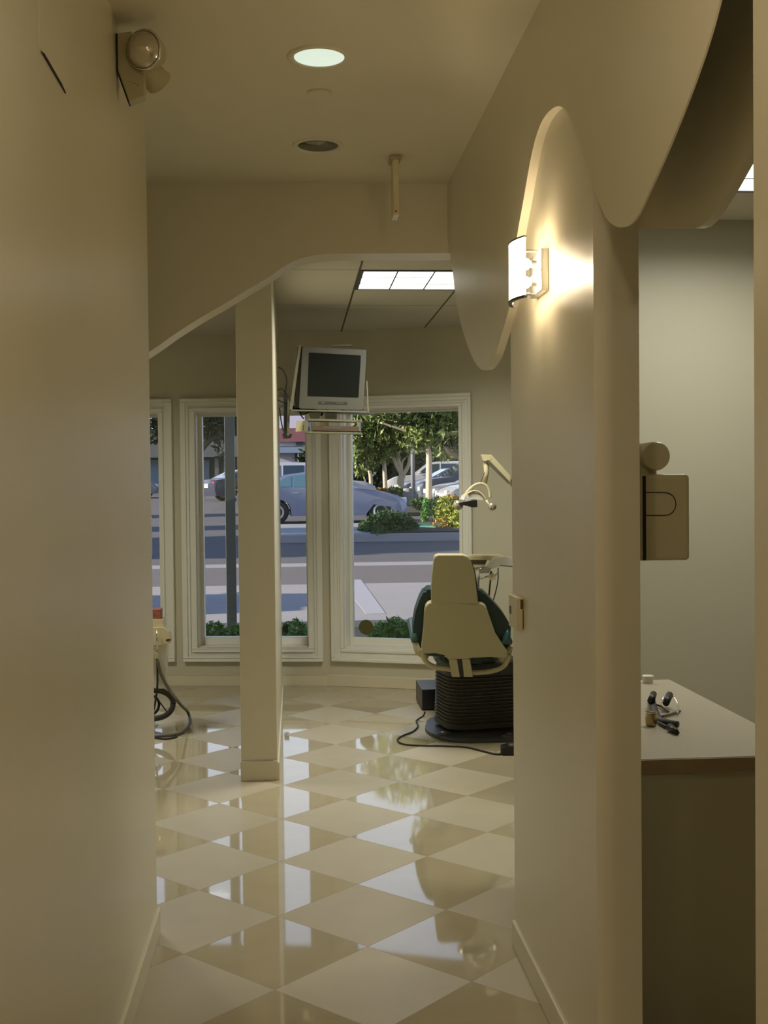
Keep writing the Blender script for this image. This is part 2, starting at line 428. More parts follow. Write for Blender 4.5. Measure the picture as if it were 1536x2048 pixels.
# inner header over the side-room opening (lower edge flat, curving up towards the camera)
pr = [atx(px, py, RW) for px, py in [(1390, 457), (1404, 452), (1417, 440), (1430, 422), (1457, 378), (1480, 336), (1500, 300), (1520, 262)]]
pf = [atx(px, py, RW) for px, py in [(1270, 457), (1330, 457)]]
pts = [*pf, *pr, Vector((RW, 1.6, 2.25)), Vector((RW, 1.6, HR)), Vector((RW, pf[0].y, HR))]
bm = NB(); slab(bm, pts, (.02, 0, 0)); struct('trim_3', bm, 'wall')

# ---- arched header at the end of the corridor
arch = [(289, 710), (350, 668), (400, 636), (450, 607), (500, 577), (540, 553), (570, 532), (600, 518), (640, 509), (700, 507), (800, 507), (900, 506)]
av = [aty(px, py, 5.0) for px, py in arch]; av = [(v.x, v.z) for v in av]
av = [(-2.3, 1.1), (-1.6, 1.46), (-1.0, 1.84)] + av + [(XR, av[-1][1])]
sm2 = []
for i in range(len(av)-1):
    p0, p1, p2, p3 = [Vector(av[j]) for j in (max(i-1, 0), i, i+1, min(i+2, len(av)-1))]
    for j in range(4):
        t = j/4; sm2.append(.5*((2*p1)+(-p0+p2)*t+(2*p0-5*p1+4*p2-p3)*t*t+(-p0+3*p1-3*p2+p3)*t**3))
sm2.append(Vector(av[-1]))
bm = NB(); Y0, Y1 = 5.0, 5.16
fr = [bm.verts.new((v.x, Y0, v.y)) for v in sm2]; bk = [bm.verts.new((v.x, Y1, v.y)) for v in sm2]
ft = [bm.verts.new((v.x, Y0, HC)) for v in sm2]; bt = [bm.verts.new((v.x, Y1, HC)) for v in sm2]
for i in range(len(sm2)-1):
    bm.faces.new((fr[i], ft[i], ft[i+1], fr[i+1])); bm.faces.new((bk[i], bk[i+1], bt[i+1], bt[i])); bm.faces.new((fr[i], fr[i+1], bk[i+1], bk[i])); bm.faces.new((ft[i], bt[i], bt[i+1], ft[i+1]))
bm.faces.new((fr[0], bk[0], bt[0], ft[0])); bm.faces.new((fr[-1], ft[-1], bt[-1], bk[-1]))
autosmooth(struct('wall_header', bm, 'wall'), 30)
bm = NB(); box(bm, -5, -2.3, 5.0, 5.16, 1.8, HC); struct('wall_header_left', bm, 'wall')
bm = NB(); box(bm, XR, RW+.45, 5.0, 5.12, 2.47, HC); struct('wall_header_right', bm, 'wall')

# ---- partition (pillar end in view)
bm = NB(); box(bm, -.288, -.104, 5.93, 8.45, 0, HR, .004); struct('wall_partition', bm, 'wall')
bm = NB(); box(bm, -.291, -.101, 5.915, 5.93, 0, .10, .003); box(bm, -.104, -.094, 5.92, 8.45, 0, .09, .003); struct('baseboard_partition', bm, 'base')

# ---- window wall in two bays, with three windows
A_dir = Vector((-1, .137, 0)).normalized(); B_dir = Vector((1, -.38, 0)).normalized()
A_n = Vector((.137, 1, 0)).normalized(); B_n = Vector((.38, 1, 0)).normalized()
K3 = Vector((KX, KY, 0))
def sA(px, py): v = onpl(px, py, K3, A_n); return (v-K3).dot(A_dir), v.z
def sB(px, py): v = onpl(px, py, K3, B_n); return (v-K3).dot(B_dir), v.z
Z0, Z1 = .19, 2.165           # outer casing
G0, G1 = .352, 2.046           # glass
w2o = (sA(645, 1322)[0], sA(370, 1318)[0]); w1o = (sA(350, 1318)[0], sA(350, 1318)[0]+(w2o[1]-w2o[0]))
w3o = (sB(665, 1325)[0], sB(944, 900)[0])
CW = .095                       # casing width
WD = .19                       # wall thickness
def bay_matrix(d, n):
    return Matrix(((d.x, n.x, 0, K3.x), (d.y, n.y, 0, K3.y), (0, 0, 1, 0), (0, 0, 0, 1)))
def bay(name, d, n, wins, s_end):
    mt = bay_matrix(d, n); bm = NB(); s = 0
    for a, b in wins:
        a2, b2 = a+CW-.01, b-CW+.01
        if a2 > s: box(bm, s, a2, 0, WD, 0, HR+.05, mtx=mt)
        box(bm, a2, b2, 0, WD, 0, Z0+CW-.01, mtx=mt); box(bm, a2, b2, 0, WD, Z1-CW+.01, HR+.05, mtx=mt); s = b2
    box(bm, s, s_end, 0, WD, 0, HR+.05, mtx=mt)
    struct(name, bm, 'room_wall')
    # baseboard
    bm = NB(); box(bm, 0, s_end, -.014, 0, 0, .085, .004, mtx=mt); struct('baseboard_'+name.split('_', 1)[1], bm, 'base')
bay('wall_window_left', A_dir, A_n, [w2o, w1o], 4.9)
bay('wall_window_right', B_dir, B_n, [w3o], 4.9)
def window(name, d, n, a, b):
    mt = bay_matrix(d, n); bm = NB()
    def ring(o, i, y0, y1, bev=.004):
        # rectangular ring between inset o and inset i
        box(bm, a+o, b-o, y0, y1, Z0+o, Z0+i, bev, mt); box(bm, a+o, b-o, y0, y1, Z1-i, Z1-o, bev, mt)
        box(bm, a+o, a+i, y0, y1, Z0+i, Z1-i, bev, mt); box(bm, b-i, b-o, y0, y1, Z0+i, Z1-i, bev, mt)
    ring(0, .026, -.036, 0, .006); ring(.026, .050, -.024, 0, .003); ring(.050, .070, -.014, 0, .003); ring(.070, CW, -.024, .02, .005)
    fr = struct(name, bm, 'trim')
    bm = NB(); ga, gb = a+CW, b-CW; i2 = .062
    # deep reveal and sash
    ln, sw = .008, .022
    box(bm, ga-.002, ga+ln, .02, .17, Z0+CW, Z1-CW, 0, mt); box(bm, gb-ln, gb+.002, .02, .17, Z0+CW, Z1-CW, 0, mt)
    box(bm, ga, gb, .02, .17, Z1-CW-ln, Z1-CW+.002, 0, mt); box(bm, ga, gb, .02, .17, Z0+CW-.002, Z0+CW+ln, 0, mt)
    box(bm, ga+ln, ga+ln+sw, .12, .17, Z0+CW+ln, Z1-CW-ln, .003, mt); box(bm, gb-ln-sw, gb-ln, .12, .17, Z0+CW+ln, Z1-CW-ln, .003, mt)
    box(bm, ga+ln+sw, gb-ln-sw, .12, .17, Z0+CW+ln, G0, .003, mt); box(bm, ga+ln+sw, gb-ln-sw, .12, .17, G1, Z1-CW-ln, .003, mt)
    link('sash', bm, 'trim', fr)
    bm = NB(); box(bm, ga+ln+sw-.004, gb-ln-sw+.004, .140, .146, G0-.004, G1+.004, 0, mt); link('pane', bm, 'glass', fr)
    return fr
window('window_1', A_dir, A_n, *w1o); window('window_2', A_dir, A_n, *w2o); window('window_3', B_dir, B_n, *w3o)

# ---- corridor baseboards
bm = NB(); box(bm, XL-.002, XL+.012, -3, LE-.03, 0, .085, .004); struct('baseboard_left', bm, 'base')
bm = NB(); box(bm, XR-.012, XR+.002, RN, RF-.004, 0, .085, .004); struct('baseboard_right', bm, 'base')

# ================================================================= CORRIDOR THINGS
def downlight(x, y, on, label):
    t = empty('recessed_downlight', (x, y, HC), label, 'ceiling light', 'recessed downlights in the corridor ceiling')
    part('trim_ring', 'wall_matte', t, lambda b: lathe(b, [(.076, -.001), (.079, -.005), (.088, -.007), (.096, -.004), (.098, 0)], (x, y, HC), n=48, cap=False), True)
    part('reflector', 'down_on' if on else 'dull_metal', t, lambda b: lathe(b, [(.076, -.002), (.074, .05), (.06, .09), (.03, .1)], (x, y, HC), n=48, cap=True), True)
    for i in (0, 1):
        part('reflector_seam', 'steel', t, lambda b: tube(b, [(x-.01+.05*i, y+.073-.02*i, HC+.002), (x-.01+.05*i, y+.07-.02*i, HC+.05)], .0012, 6))
    return t
# openings for the cans are bored through the ceiling
cl = bpy.data.objects['ceiling']
cut = NB()
for (x, y) in [(.09, 3.54), (.105, 4.45)]: lathe(cut, [(.078, -.05), (.078, .2)], (x, y, HC), n=48)
me = bpy.data.meshes.new('bore'); cut.to_mesh(me); cut.free(); co = bpy.data.objects.new('bore', me); COL.objects.link(co)
md = cl.modifiers.new('b', 'BOOLEAN'); md.object = co; md.operation = 'DIFFERENCE'; md.solver = 'EXACT'
dg = bpy.context.evaluated_depsgraph_get(); nm = bpy.data.meshes.new_from_object(cl.evaluated_get(dg)); cl.modifiers.clear(); cl.data = nm
bpy.data.objects.remove(co)
downlight(.09, 3.54, True, 'lit recessed downlight glowing white in the corridor ceiling')
downlight(.105, 4.45, False, 'switched-off recessed downlight with dull metal reflector, nearer the arch')
bm = NB(); lathe(bm, [(.040, 0), (.041, -.004), (.036, -.008), (.001, -.009)], (.098, 3.86, HC), n=32)
tag(link('sprinkler_cover', bm, 'wall_matte', smooth=False), 'small round cover plate painted like the ceiling between the two downlights', 'sprinkler cover')
autosmooth(bpy.data.objects['sprinkler_cover'])

# edge-on acrylic sign hanging from the ceiling in front of the arch
t = empty('hanging_sign', (.41, 4.6, HC), 'yellowish acrylic sign seen edge-on, hanging from the ceiling before the arch', 'sign')
part('canopy', 'stain', t, lambda b: box(b, .390, .434, 4.56, 4.66, HC-.018, HC, .006))
part('sign_panel', 'acrylic', t, lambda b: box(b, .400, .424, 4.56, 4.66, HC-.235, HC-.018, .003))
part('indicator', 'red', t, lambda b: ball(b, (.410, 4.558, HC-.222), .004, n=10))

# emergency light on the left wall
ey = 3.29
t = empty('emergency_light', (XL, ey, 2.70), 'cream twin-head emergency light high on the left corridor wall', 'emergency light')
prof = [aty(px, py, ey) for px, py in [(233, 66), (234, 140), (258, 203), (288, 192), (292, 120), (262, 62)]]
part('body', 'plastic_yellow', t, lambda b: slab(b, [Vector((max(p.x, XL+.004), p.y, p.z)) for p in prof], (0, .045, 0), .004))
part('back_gap', 'groove', t, lambda b: slab(b, [Vector((XL, ey+.003, prof[0].z)), Vector((XL, ey+.003, prof[1].z)), Vector((prof[2].x-.004, ey+.003, prof[2].z-.001)), Vector((prof[2].x+.004, ey+.003, prof[2].z+.004)), Vector((XL+.006, ey+.003, prof[1].z)), Vector((XL+.006, ey+.003, prof[0].z))], (0, .04, 0)))  # near-black strip drawn in place of the dark gap against the wall
for i, (px, py) in enumerate([(259, 163), (265, 166), (271, 167), (275, 170)]):
    v = aty(px, py, ey-.001); part('vent_dot', 'brown', t, lambda b: ball(b, v, .0013, n=8))
def head(c, dirv, R, L, name, lens=True):
    q = Vector(dirv).to_track_quat('Z', 'Y').to_matrix()
    h = part(name, 'plastic_yellow', t, lambda b: lathe(b, [(.012, -L), (.028, -L*.98), (R*.82, -L*.55), (R, 0), (R*.93, 0), (R*.9, -.008)], c, mtx=q, n=28), False); autosmooth(h, 50)
    if lens:
        l = part('lens', 'lens', t, lambda b: lathe(b, [(R*.93, 0), (R*.85, .014), (R*.6, .030), (R*.3, .038), (.001, .041)], c, mtx=q, n=28, cap=False), True)
        l.parent = h
        l2 = part('lens_rim', 'chrome', h, lambda b: lathe(b, [(R*1.0, -.003), (R*1.04, .002), (R*.95, .004)], c, mtx=q, n=28, cap=False), True)
c1 = aty(288, 100, ey-.03); head(c1, (-.45, -1, -.10), .054, .075, 'lamp_head')
c2 = aty(318, 165, ey+.06); head(c2, (.62, .85, -.55), .040, .07, 'lamp_head', False)
part('bracket', 'plastic_yellow', t, lambda b: tube(b, [aty(278, 110, ey+.05), c1+Vector((.0, .05, 0))], .012))
part('bracket', 'plastic_yellow', t, lambda b: tube(b, [aty(284, 150, ey+.08), c2+Vector((-.02, 0, .02))], .012))

# flush access panel left wall
t = empty('access_panel', (XL, 2.42, 2.35), 'flush painted access panel in the left wall with a dark gap under it', 'access panel')
part('panel', 'wall', t, lambda b: box(b, XL-.002, XL+.0006, 2.295, 2.55, 2.352, 2.62))
part('shadow_gap', 'groove', t, lambda b: slab(b, [Vector((XL, 2.305, 2.347)), Vector((XL, 2.545, 2.347)), Vector((XL, 2.50, 2.3525)), Vector((XL, 2.33, 2.3525))], (.0028, 0, 0)))

# wall sconce
def sconce(oy, lit_label, en=3.8):
    t = empty('wall_sconce', (XR, 3.20+oy, 2.09), lit_label, 'wall light', None)
    part('backplate', 'steel', t, lambda b: box(b, XR-.022, XR, 3.135+oy, 3.285+oy, 2.03, 2.145, .003))
    part('plate_bar', 'trim', t, lambda b: box(b, XR-.026, XR-.0225, 3.13+oy, 3.29+oy, 2.083, 2.088, .001))
    for z in (2.062, 2.113):
        bb = part('bulb', 'bulb', t, lambda b: (ball(b, (XR-.050, 3.20+oy, z), .016, .8, 1.4, 1, 16)), True)
        part('bulb_socket', 'steel', bb, lambda b: lathe(b, [(.010, 0), (.010, .014)], (XR-.036, 3.20+oy, z), 'X', n=16))
    # curved frosted shade
    def shade(b, r=.20, th=.004, z0=2.012, z1=2.168, a0=.48, cx=XR+.104):
        pr = []
        for k in range(17):
            a = -a0+2*a0*k/16; pr.append(Vector((cx-r*math.cos(a), 3.195+oy+r*math.sin(a), z0)))
        for k in range(16, -1, -1):
            a = -a0+2*a0*k/16; pr.append(Vector((cx-(r-th)*math.cos(a), 3.195+oy+(r-th)*math.sin(a), z0)))
        slab(b, pr, (0, 0, z1-z0))
    sh = part('glass_shade', 'shade_lit', t, shade); autosmooth(sh)
    for z0, z1 in ((2.006, 2.012), (2.168, 2.172)):
        part('shade_trim', 'charcoal', t, lambda b: shade(b, .202, .010, z0, z1))
    for z in (2.03, 2.15): part('arm', 'chrome', t, lambda b: tube(b, [(XR-.02, 3.2+oy, z), (XR-.094, 3.2+oy, z)], .004))
    lamp('sconce_lamp', 'POINT', (XR-.055, 3.20+oy, 2.088), en, WARM, shadow_soft_size=.02)
    return t
sconce(0, 'glowing wall sconce with curved glass shade under the scalloped soffit')
sconce(-2.95, 'unseen wall sconce added on the right wall beside the viewer to brighten the corridor', 15)  # this and the next: unseen sconces added as stronger corridor fill
sconce(-4.9, 'unseen wall sconce added on the right wall behind the viewer to brighten the corridor', 15)

# thermostat at the far end of the right wall
t = empty('thermostat', (XR, 3.6, 1.09), 'cream thermostat box on the right wall beside the dental chair', 'thermostat')
part('housing', 'plastic_cream', t, lambda b: box(b, XR-.020, XR, 3.525, 3.665, 1.048, 1.150, .003))
part('scale_window', 'brown', t, lambda b: box(b, XR-.0215, XR-.0195, 3.62, 3.645, 1.09, 1.115, 0))
part('side_slot', 'brown', t, lambda b: box(b, XR-.009, XR-.001, 3.5235, 3.527, 1.115, 1.145, 0))
part('wall_seam', 'groove', t, lambda b: box(b, XR-.002, XR+.0005, 3.523, 3.53, 1.055, 1.112, 0))

# troffers
def troffer(x0, y0, m, label, w=.6):
    x1, y1 = x0+w, y0+w
    t = empty('ceiling_light_panel', ((x0+x1)/2, (y0+y1)/2, HR), label, 'ceiling light', 'square fluorescent ceiling panels')
    def fr(b):
        e = .018
        box(b, x0, x1, y0, y0+e, HR-.006, HR); box(b, x0, x1, y1-e, y1, HR-.006, HR); box(b, x0, x0+e, y0+e, y1-e, HR-.006, HR); box(b, x1-e, x1, y0+e, y1-e, HR-.006, HR)
    part('frame', 'charcoal', t, fr)
    part('diffuser', m, t, lambda b: box(b, x0+.012, x1-.012, y0+.012, y1-.012, HR-.003, HR-.0015))
    def louv(b):
        for k in (1, 2):
            q = x0+w*k/3; box(b, q-.004, q+.004, y0+.012, y1-.012, HR-.0055, HR-.0036)
            q = y0+w*k/3; box(b, x0+.012, x1-.012, q-.004, q+.004, HR-.0055, HR-.0036)
    part('louvre', 'charcoal', t, louv)
    la = lamp('panel_lamp', 'AREA', ((x0+x1)/2, (y0+y1)/2, HR-.0033), 28 if m == 'troffer' else 13, FLUO, shape='SQUARE', size=w-.05)
    la.data.spread = math.radians(158)
troffer(.365, 6.18, 'troffer', 'lit square fluorescent panel in the tiled ceiling beyond the arch')
troffer(-2.04, 6.18, 'troffer', 'lit square fluorescent panel in the tiled ceiling left of the partition, out of view')
troffer(1.45, 3.88, 'troffer2', 'lit square fluorescent panel in the side room on the right')

# ================================================================= BIG ROOM THINGS
# ---- television on a wall arm
ty = 7.3
t = empty('television', aty(665, 820, ty), 'silver tube television on a bracket above the windows', 'television')
n_ = Vector((.10, 1, .02)).normalized()
def T(px, py, off=0): return onpl(px, py, aty(665, 750, ty), n_) + n_*off
part('bezel', 'tv_silver', t, lambda b: slab(b, rounded([T(605, 693), T(733, 700), T(727, 820), T(598, 817)], .008), n_*.05, .004))
def back(b):
    f = [T(594, 691, .05), T(732, 698, .05), T(727, 818, .05), T(588, 815, .05)]; cc = sum(f, Vector())/4
    r = [cc+(p-cc)*.72+n_*.34+Vector((-.10, 0, .01)) for p in f]
    a = [b.verts.new(p) for p in f]; c = [b.verts.new(p) for p in r]
    b.faces.new(a); b.faces.new(c[::-1])
    for i in range(4): b.faces.new((a[i], c[i], c[(i+1) % 4], a[(i+1) % 4]))
part('housing', 'tv_dark', t, back)
part('screen', 'screen', t, lambda b: slab(b, rounded([T(618, 705, -.003), T(722, 711, -.003), T(717, 795, -.003), T(615, 792, -.003)], .006), n_*.006))
cpn = part('control_panel', 'tv_dark', t, lambda b: slab(b, rounded([T(637, 803, -.003), T(695, 804, -.003), T(694, 809, -.003), T(636, 808, -.003)], .003), n_*.005))
part('marking', 'tv_silver', cpn, lambda b: slab(b, [T(643, 804.5, -.005), T(650, 804.7, -.005), T(650, 807.5, -.005), T(643, 807.3, -.005)], n_*.003))
part('marking', 'tv_silver', cpn, lambda b: slab(b, [T(672, 805.3, -.005), T(688, 805.6, -.005), T(688, 807.6, -.005), T(672, 807.3, -.005)], n_*.003))
# bracket
t = empty('television_bracket', aty(665, 835, ty+.1), 'cream metal television tray and side rods fixed to the partition', 'bracket')
part('tray', 'rod', t, lambda b: slab(b, [T(582, 819, -.01), T(739, 823, -.01), T(739, 825.5, -.01), T(582, 821.5, -.01)], n_*.36))
part('side_rod', 'rod', t, lambda b: slab(b, [T(598, 690, -.012), T(603, 690, -.012), T(585, 819, -.012), T(579, 819, -.012)], n_*.012))
part('side_rod', 'rod', t, lambda b: slab(b, [T(733, 762, -.012), T(735, 762, -.012), T(738, 823, -.012), T(735, 823, -.012)], n_*.012))
part('top_strap', 'rod', t, lambda b: tube(b, [T(661, 690, .06), T(680, 689, .06), T(703, 689, .06)], .006))
part('neck', 'rod', t, lambda b: slab(b, [T(648, 824, .08), T(672, 824, .08), T(672, 840, .08), T(648, 840, .08)], n_*.06))
part('neck', 'rod', t, lambda b: slab(b, [T(615, 824, .06), T(640, 824, .06), T(636, 836, .06), T(619, 836, .06)], n_*.05))
part('lower_shelf', 'rod', t, lambda b: slab(b, [T(612, 837, 0), T(722, 840, 0), T(722, 844, 0), T(612, 841, 0)], n_*.22))
part('shelf_hanger', 'rod', t, lambda b: slab(b, [T(610, 837, 0), T(616, 837, 0), T(616, 865, 0), T(606, 865, 0)], n_*.2))
part('shelf_hanger', 'rod', t, lambda b: slab(b, [T(714, 842, 0), T(720, 842, 0), T(719, 862, 0), T(714, 862, 0)], n_*.2))
part('wall_mount', 'charcoal', t, lambda b: tube(b, [aty(571, 870, 7.45), aty(571, 790, 7.45)], .012))
part('wall_mount', 'rod', t, lambda b: tube(b, [aty(576, 872, 7.42), aty(577, 800, 7.42)], .009))
part('swing_arm', 'charcoal', t, lambda b: tube(b, [aty(574, 815, 7.45), T(640, 824, .2)], .018))
part('arm_foot', 'charcoal', t, lambda b: slab(b, [aty(564, 868, 7.43), aty(584, 868, 7.43), aty(582, 876, 7.43), aty(566, 877, 7.43)], (0, .05, 0), .003))
part('bottom_plate', 'rod', t, lambda b: slab(b, [T(608, 863, 0), T(722, 865, 0), T(722, 868, 0), T(608, 866, 0)], n_*.2))
t = empty('video_recorder', T(665, 863, 0), 'slim brown video player under the television', 'video player')
part('case', 'brown', t, lambda b: slab(b, rounded([T(622, 851.5, -.004), T(718, 853, -.004), T(718, 862.5, -.004), T(622, 861, -.004)], .003), n_*.19))
part('display', 'tv_silver', t, lambda b: slab(b, [T(647, 854, -.006), T(685, 854.5, -.006), T(685, 858, -.006), T(647, 857.5, -.006)], n_*.003))
t = empty('small_speaker', T(600, 860, .1), 'small olive box beside the video player on its shelf', 'box')
part('case', 'plastic_yellow', t, lambda b: slab(b, rounded([T(592, 842, .03), T(609, 841, .03), T(607, 863, .03), T(590, 863, .03)], .003), n_*.09))
part('side_slot', 'black', t, lambda b: slab(b, [T(606, 850, .026), T(609, 850, .026), T(608, 861, .026), T(605, 861, .026)], n_*.006))
t = empty('cable_bundle', aty(565, 790, 7.5), 'tangle of dark cables between the television and the partition', 'cables')
for k, pa in enumerate([[(556, 735), (566, 740), (573, 760), (570, 790)], [(556, 780), (565, 778), (575, 792), (584, 805), (583, 818)], [(559, 815), (562, 840), (567, 862), (575, 872)], [(596, 822), (606, 828), (615, 826), (625, 822)], [(556, 800), (570, 806), (580, 800)], [(598, 822), (603, 832), (608, 838)]]):
    part('cable', 'black_rubber', t, lambda b: tube(b, [aty(x, y, 7.40+.01*k) for x, y in pa], .004, 8, smoothpath=5), True)

# ---- dental chair
cy = 6.62
n_c = Vector((0.02, 1, .22)).normalized()     # normal of the reclined back (leans towards the camera at the top)
P0 = aty(925, 1320, cy)
def Cp(px, py, off=0): return onpl(px, py, P0, n_c)+n_c*off
t = empty('dental_chair', aty(950, 1480, 6.95) * 1, 'cream-shelled dental chair with dark green upholstery seen from behind', 'dental chair')
t.location.z = 0
part('headrest_shell', 'plastic_yellow', t, lambda b: slab(b, rounded([Cp(869, 1111), Cp(937, 1111), Cp(948, 1138), Cp(958, 1214), Cp(863, 1214), Cp(863, 1165)], [.02, .03, .05, .0, .0, .05]), n_c*.045, .010, 3))
part('headrest_pad', 'teal', t, lambda b: slab(b, rounded([Cp(872, 1119, .05), Cp(939, 1118, .05), Cp(952, 1142, .05), Cp(961, 1200, .05), Cp(866, 1200, .05)], .03), n_c*.06, .02, 3))
shell = [(862, 1206), (955, 1207), (972, 1212), (980, 1236), (992, 1270), (1008, 1294), (1017, 1306), (1014, 1318), (985, 1314), (940, 1312), (938, 1320), (895, 1320), (893, 1311), (870, 1306), (850, 1308), (843, 1300), (848, 1260), (850, 1224), (853, 1210)]
part('back_shell', 'plastic_yellow', t, lambda b: slab(b, rounded([Cp(*p) for p in shell], .012, 3), n_c*.055, .010, 3))
cush = [(862, 1186), (852, 1188), (842, 1206), (833, 1232), (828, 1262), (829, 1284), (845, 1320), (1000, 1325), (1018, 1303), (1026, 1280), (1023, 1255), (1008, 1232), (985, 1206), (968, 1190), (955, 1188)]
part('back_cushion', 'teal', t, lambda b: slab(b, rounded([Cp(p[0], p[1], .07) for p in cush], .015, 3), n_c*.085, .022, 3))
# armrests
part('armrest', 'teal_light', t, lambda b: tube(b, [Cp(833, 1272, .10), Cp(831, 1286, .06), Cp(834, 1293, .1), Cp(834, 1290, .42)], [.018, .024, .026, .026], 12), True, 'worn pale teal armrest')
part('armrest', 'teal_light', t, lambda b: tube(b, [Cp(1022, 1262, .10), Cp(1014, 1290, .04), Cp(1022, 1296, .1), Cp(1022, 1290, .42)], [.018, .024, .026, .026], 12), True, 'worn pale teal armrest')
part('arm_support', 'plastic_yellow', t, lambda b: tube(b, [Cp(832, 1292, .06), Cp(838, 1310, .05), Cp(856, 1322, .05)], [.018, .022, .018], 10), True)
part('arm_support', 'plastic_yellow', t, lambda b: tube(b, [Cp(1024, 1300, .06), Cp(1018, 1316, .05), Cp(1004, 1328, .05)], [.018, .022, .018], 10), True)
# seat frame ring around the dark seat
part('seat_frame', 'plastic_yellow', t, lambda b: tube(b, [Cp(846, 1300, .03), Cp(850, 1322, .03), Cp(868, 1337, .03), Cp(905, 1343, .03), Cp(945, 1349, .03), Cp(985, 1346, .03), Cp(1010, 1335, .03), Cp(1020, 1312, .03)], .015, 10, smoothpath=5), True)
sc_ = P0+Vector((.02, .40, -.03))
part('seat', 'teal', t, lambda b: slab(b, rounded([Vector((sc_.x-.16, sc_.y-.34, .455)), Vector((sc_.x+.22, sc_.y-.34, .455)), Vector((sc_.x+.22, sc_.y+.75, .455)), Vector((sc_.x-.12, sc_.y+.75, .455))], .12), (0, 0, .08), .025, 3))
for a in ((898, 1318, 914, 1318, 920, 1354, 904, 1354), (924, 1318, 940, 1318, 946, 1354, 928, 1354)):
    part('back_strut', 'plastic_yellow', t, lambda b: slab(b, [Cp(a[0], a[1], -.004), Cp(a[2], a[3], -.004), Cp(a[4], a[5], -.004), Cp(a[6], a[7], -.004)], n_c*.05, .004))
part('pivot_slot', 'black', t, lambda b: slab(b, [Cp(911, 1318, -.001), Cp(924, 1318, -.001), Cp(930, 1350, -.001), Cp(917, 1350, -.001)], n_c*.03))
# pleated pedestal
pcx, pcy = 1.12, 7.02
def pedestal(b):
    rings = []; prof = [(0, .045), (.0, .075)]
    z = .075; k = 0; N = 14; z1 = .372
    for i in range(N):
        zz = .08+(z1-.08)*i/N; h = (z1-.08)/N
        prof += [(-.012, zz), (-.012, zz+h*.25), (.0, zz+h*.5), (.0, zz+h*.85)]
    prof += [(0, .375), (-.01, .43), (-.06, .44)]
    hw, hd = .262, .20
    ang = .18
    for off, zz in prof:
        tp = 1-.04*(zz/.4); ring = []
        base = rounded([Vector((-hw, -hd, 0)), Vector((hw, -hd, 0)), Vector((hw, hd, 0)), Vector((-hw, hd, 0))], .12, 6)
        for p in base:
            q = p*tp; l = q.length; q = q*(1+off/l); q.rotate(Matrix.Rotation(ang, 3, 'Z')); ring.append(b.verts.new((pcx+q.x, pcy+q.y, zz)))
        rings.append(ring)
    n = len(rings[0])
    for i in range(len(rings)-1):
        for k in range(n): b.faces.new((rings[i][k], rings[i][(k+1) % n], rings[i+1][(k+1) % n], rings[i+1][k]))
    b.faces.new(rings[0][::-1]); b.faces.new(rings[-1])
o = part('pedestal_bellows', 'bellows', t, pedestal); autosmooth(o, 40)
def bp(b):
    out = rounded([Vector((pcx-.36, pcy-.10, 0)), Vector((pcx-.24, pcy-.38, 0)), Vector((pcx+.30, pcy-.40, 0)), Vector((pcx+.40, pcy+.1, 0)), Vector((pcx+.28, pcy+.36, 0)), Vector((pcx-.28, pcy+.34, 0))], .14, 6)
    slab(b, out, (0, 0, .022), .006)
part('base_plate', 'charcoal', t, bp)
for (dx, dy) in ((-.25, -.22), (.12, -.31)):
    part('floor_bolt', 'steel', t, lambda b: lathe(b, [(.02, .02), (.02, .035), (.008, .04)], (pcx+dx, pcy+dy, 0), n=12))
    part('foot_boss', 'charcoal', t, lambda b: lathe(b, [(.045, .018), (.04, .032), (.02, .034)], (pcx+dx, pcy+dy, 0), n=20))
# ---- control box
bx = atz(840, 1421, 0)
t = empty('control_box', (bx.x+.08, bx.y+.1, 0), 'black control box on the floor left of the dental chair', 'control box')
mt = Matrix.Translation((bx.x+.012, bx.y-.01, 0)) @ Matrix.Rotation(0, 4, 'Z')
part('case', 'charcoal', t, lambda b: box(b, 0, .24, 0, .38, .008, .142, .004, mt))
part('front_panel', 'black', t, lambda b: box(b, .004, .236, -.004, .004, .012, .138, 0, mt))
part('connector', 'hose', t, lambda b: lathe(b, [(.02, -.05), (.024, -.02), (.024, 0)], mt @ Vector((.14, -.0, .06)), 'Y', n=16))
cabp = [(850, 1424, .03), (846, 1432, 0), (833, 1441, 0), (836, 1452, 0), (826, 1463, 0), (804, 1472, 0), (795, 1480, 0), (806, 1488, 0), (840, 1491, 0), (890, 1492, 0), (930, 1494, 0), (965, 1502, 0), (990, 1508, 0), (1002, 1508, 0)]
bm = NB(); tube(bm, [atz(x, y, .006+z) for x, y, z in cabp], .0052, 8, smoothpath=5)
tag(link('power_cord', bm, 'black_rubber', smooth=True), 'thin black cord winding over the tiles from the control box', 'cord')
v = atz(1012, 1508, .0)
t = empty('foot_switch', (v.x, v.y, 0), 'black foot switch at the end of the cord beside the right wall', 'foot switch')
part('pedal', 'black', t, lambda b: slab(b, rounded([v+Vector((-.04, -.04, .004)), v+Vector((.08, -.05, .004)), v+Vector((.10, .05, .004)), v+Vector((-.02, .05, .004))], .03), (0, 0, .045), .01))
part('pedal_button', 'steel', t, lambda b: lathe(b, [(.016, .048), (.015, .056), (.004, .058)], (v.x+.03, v.y, 0), n=16))

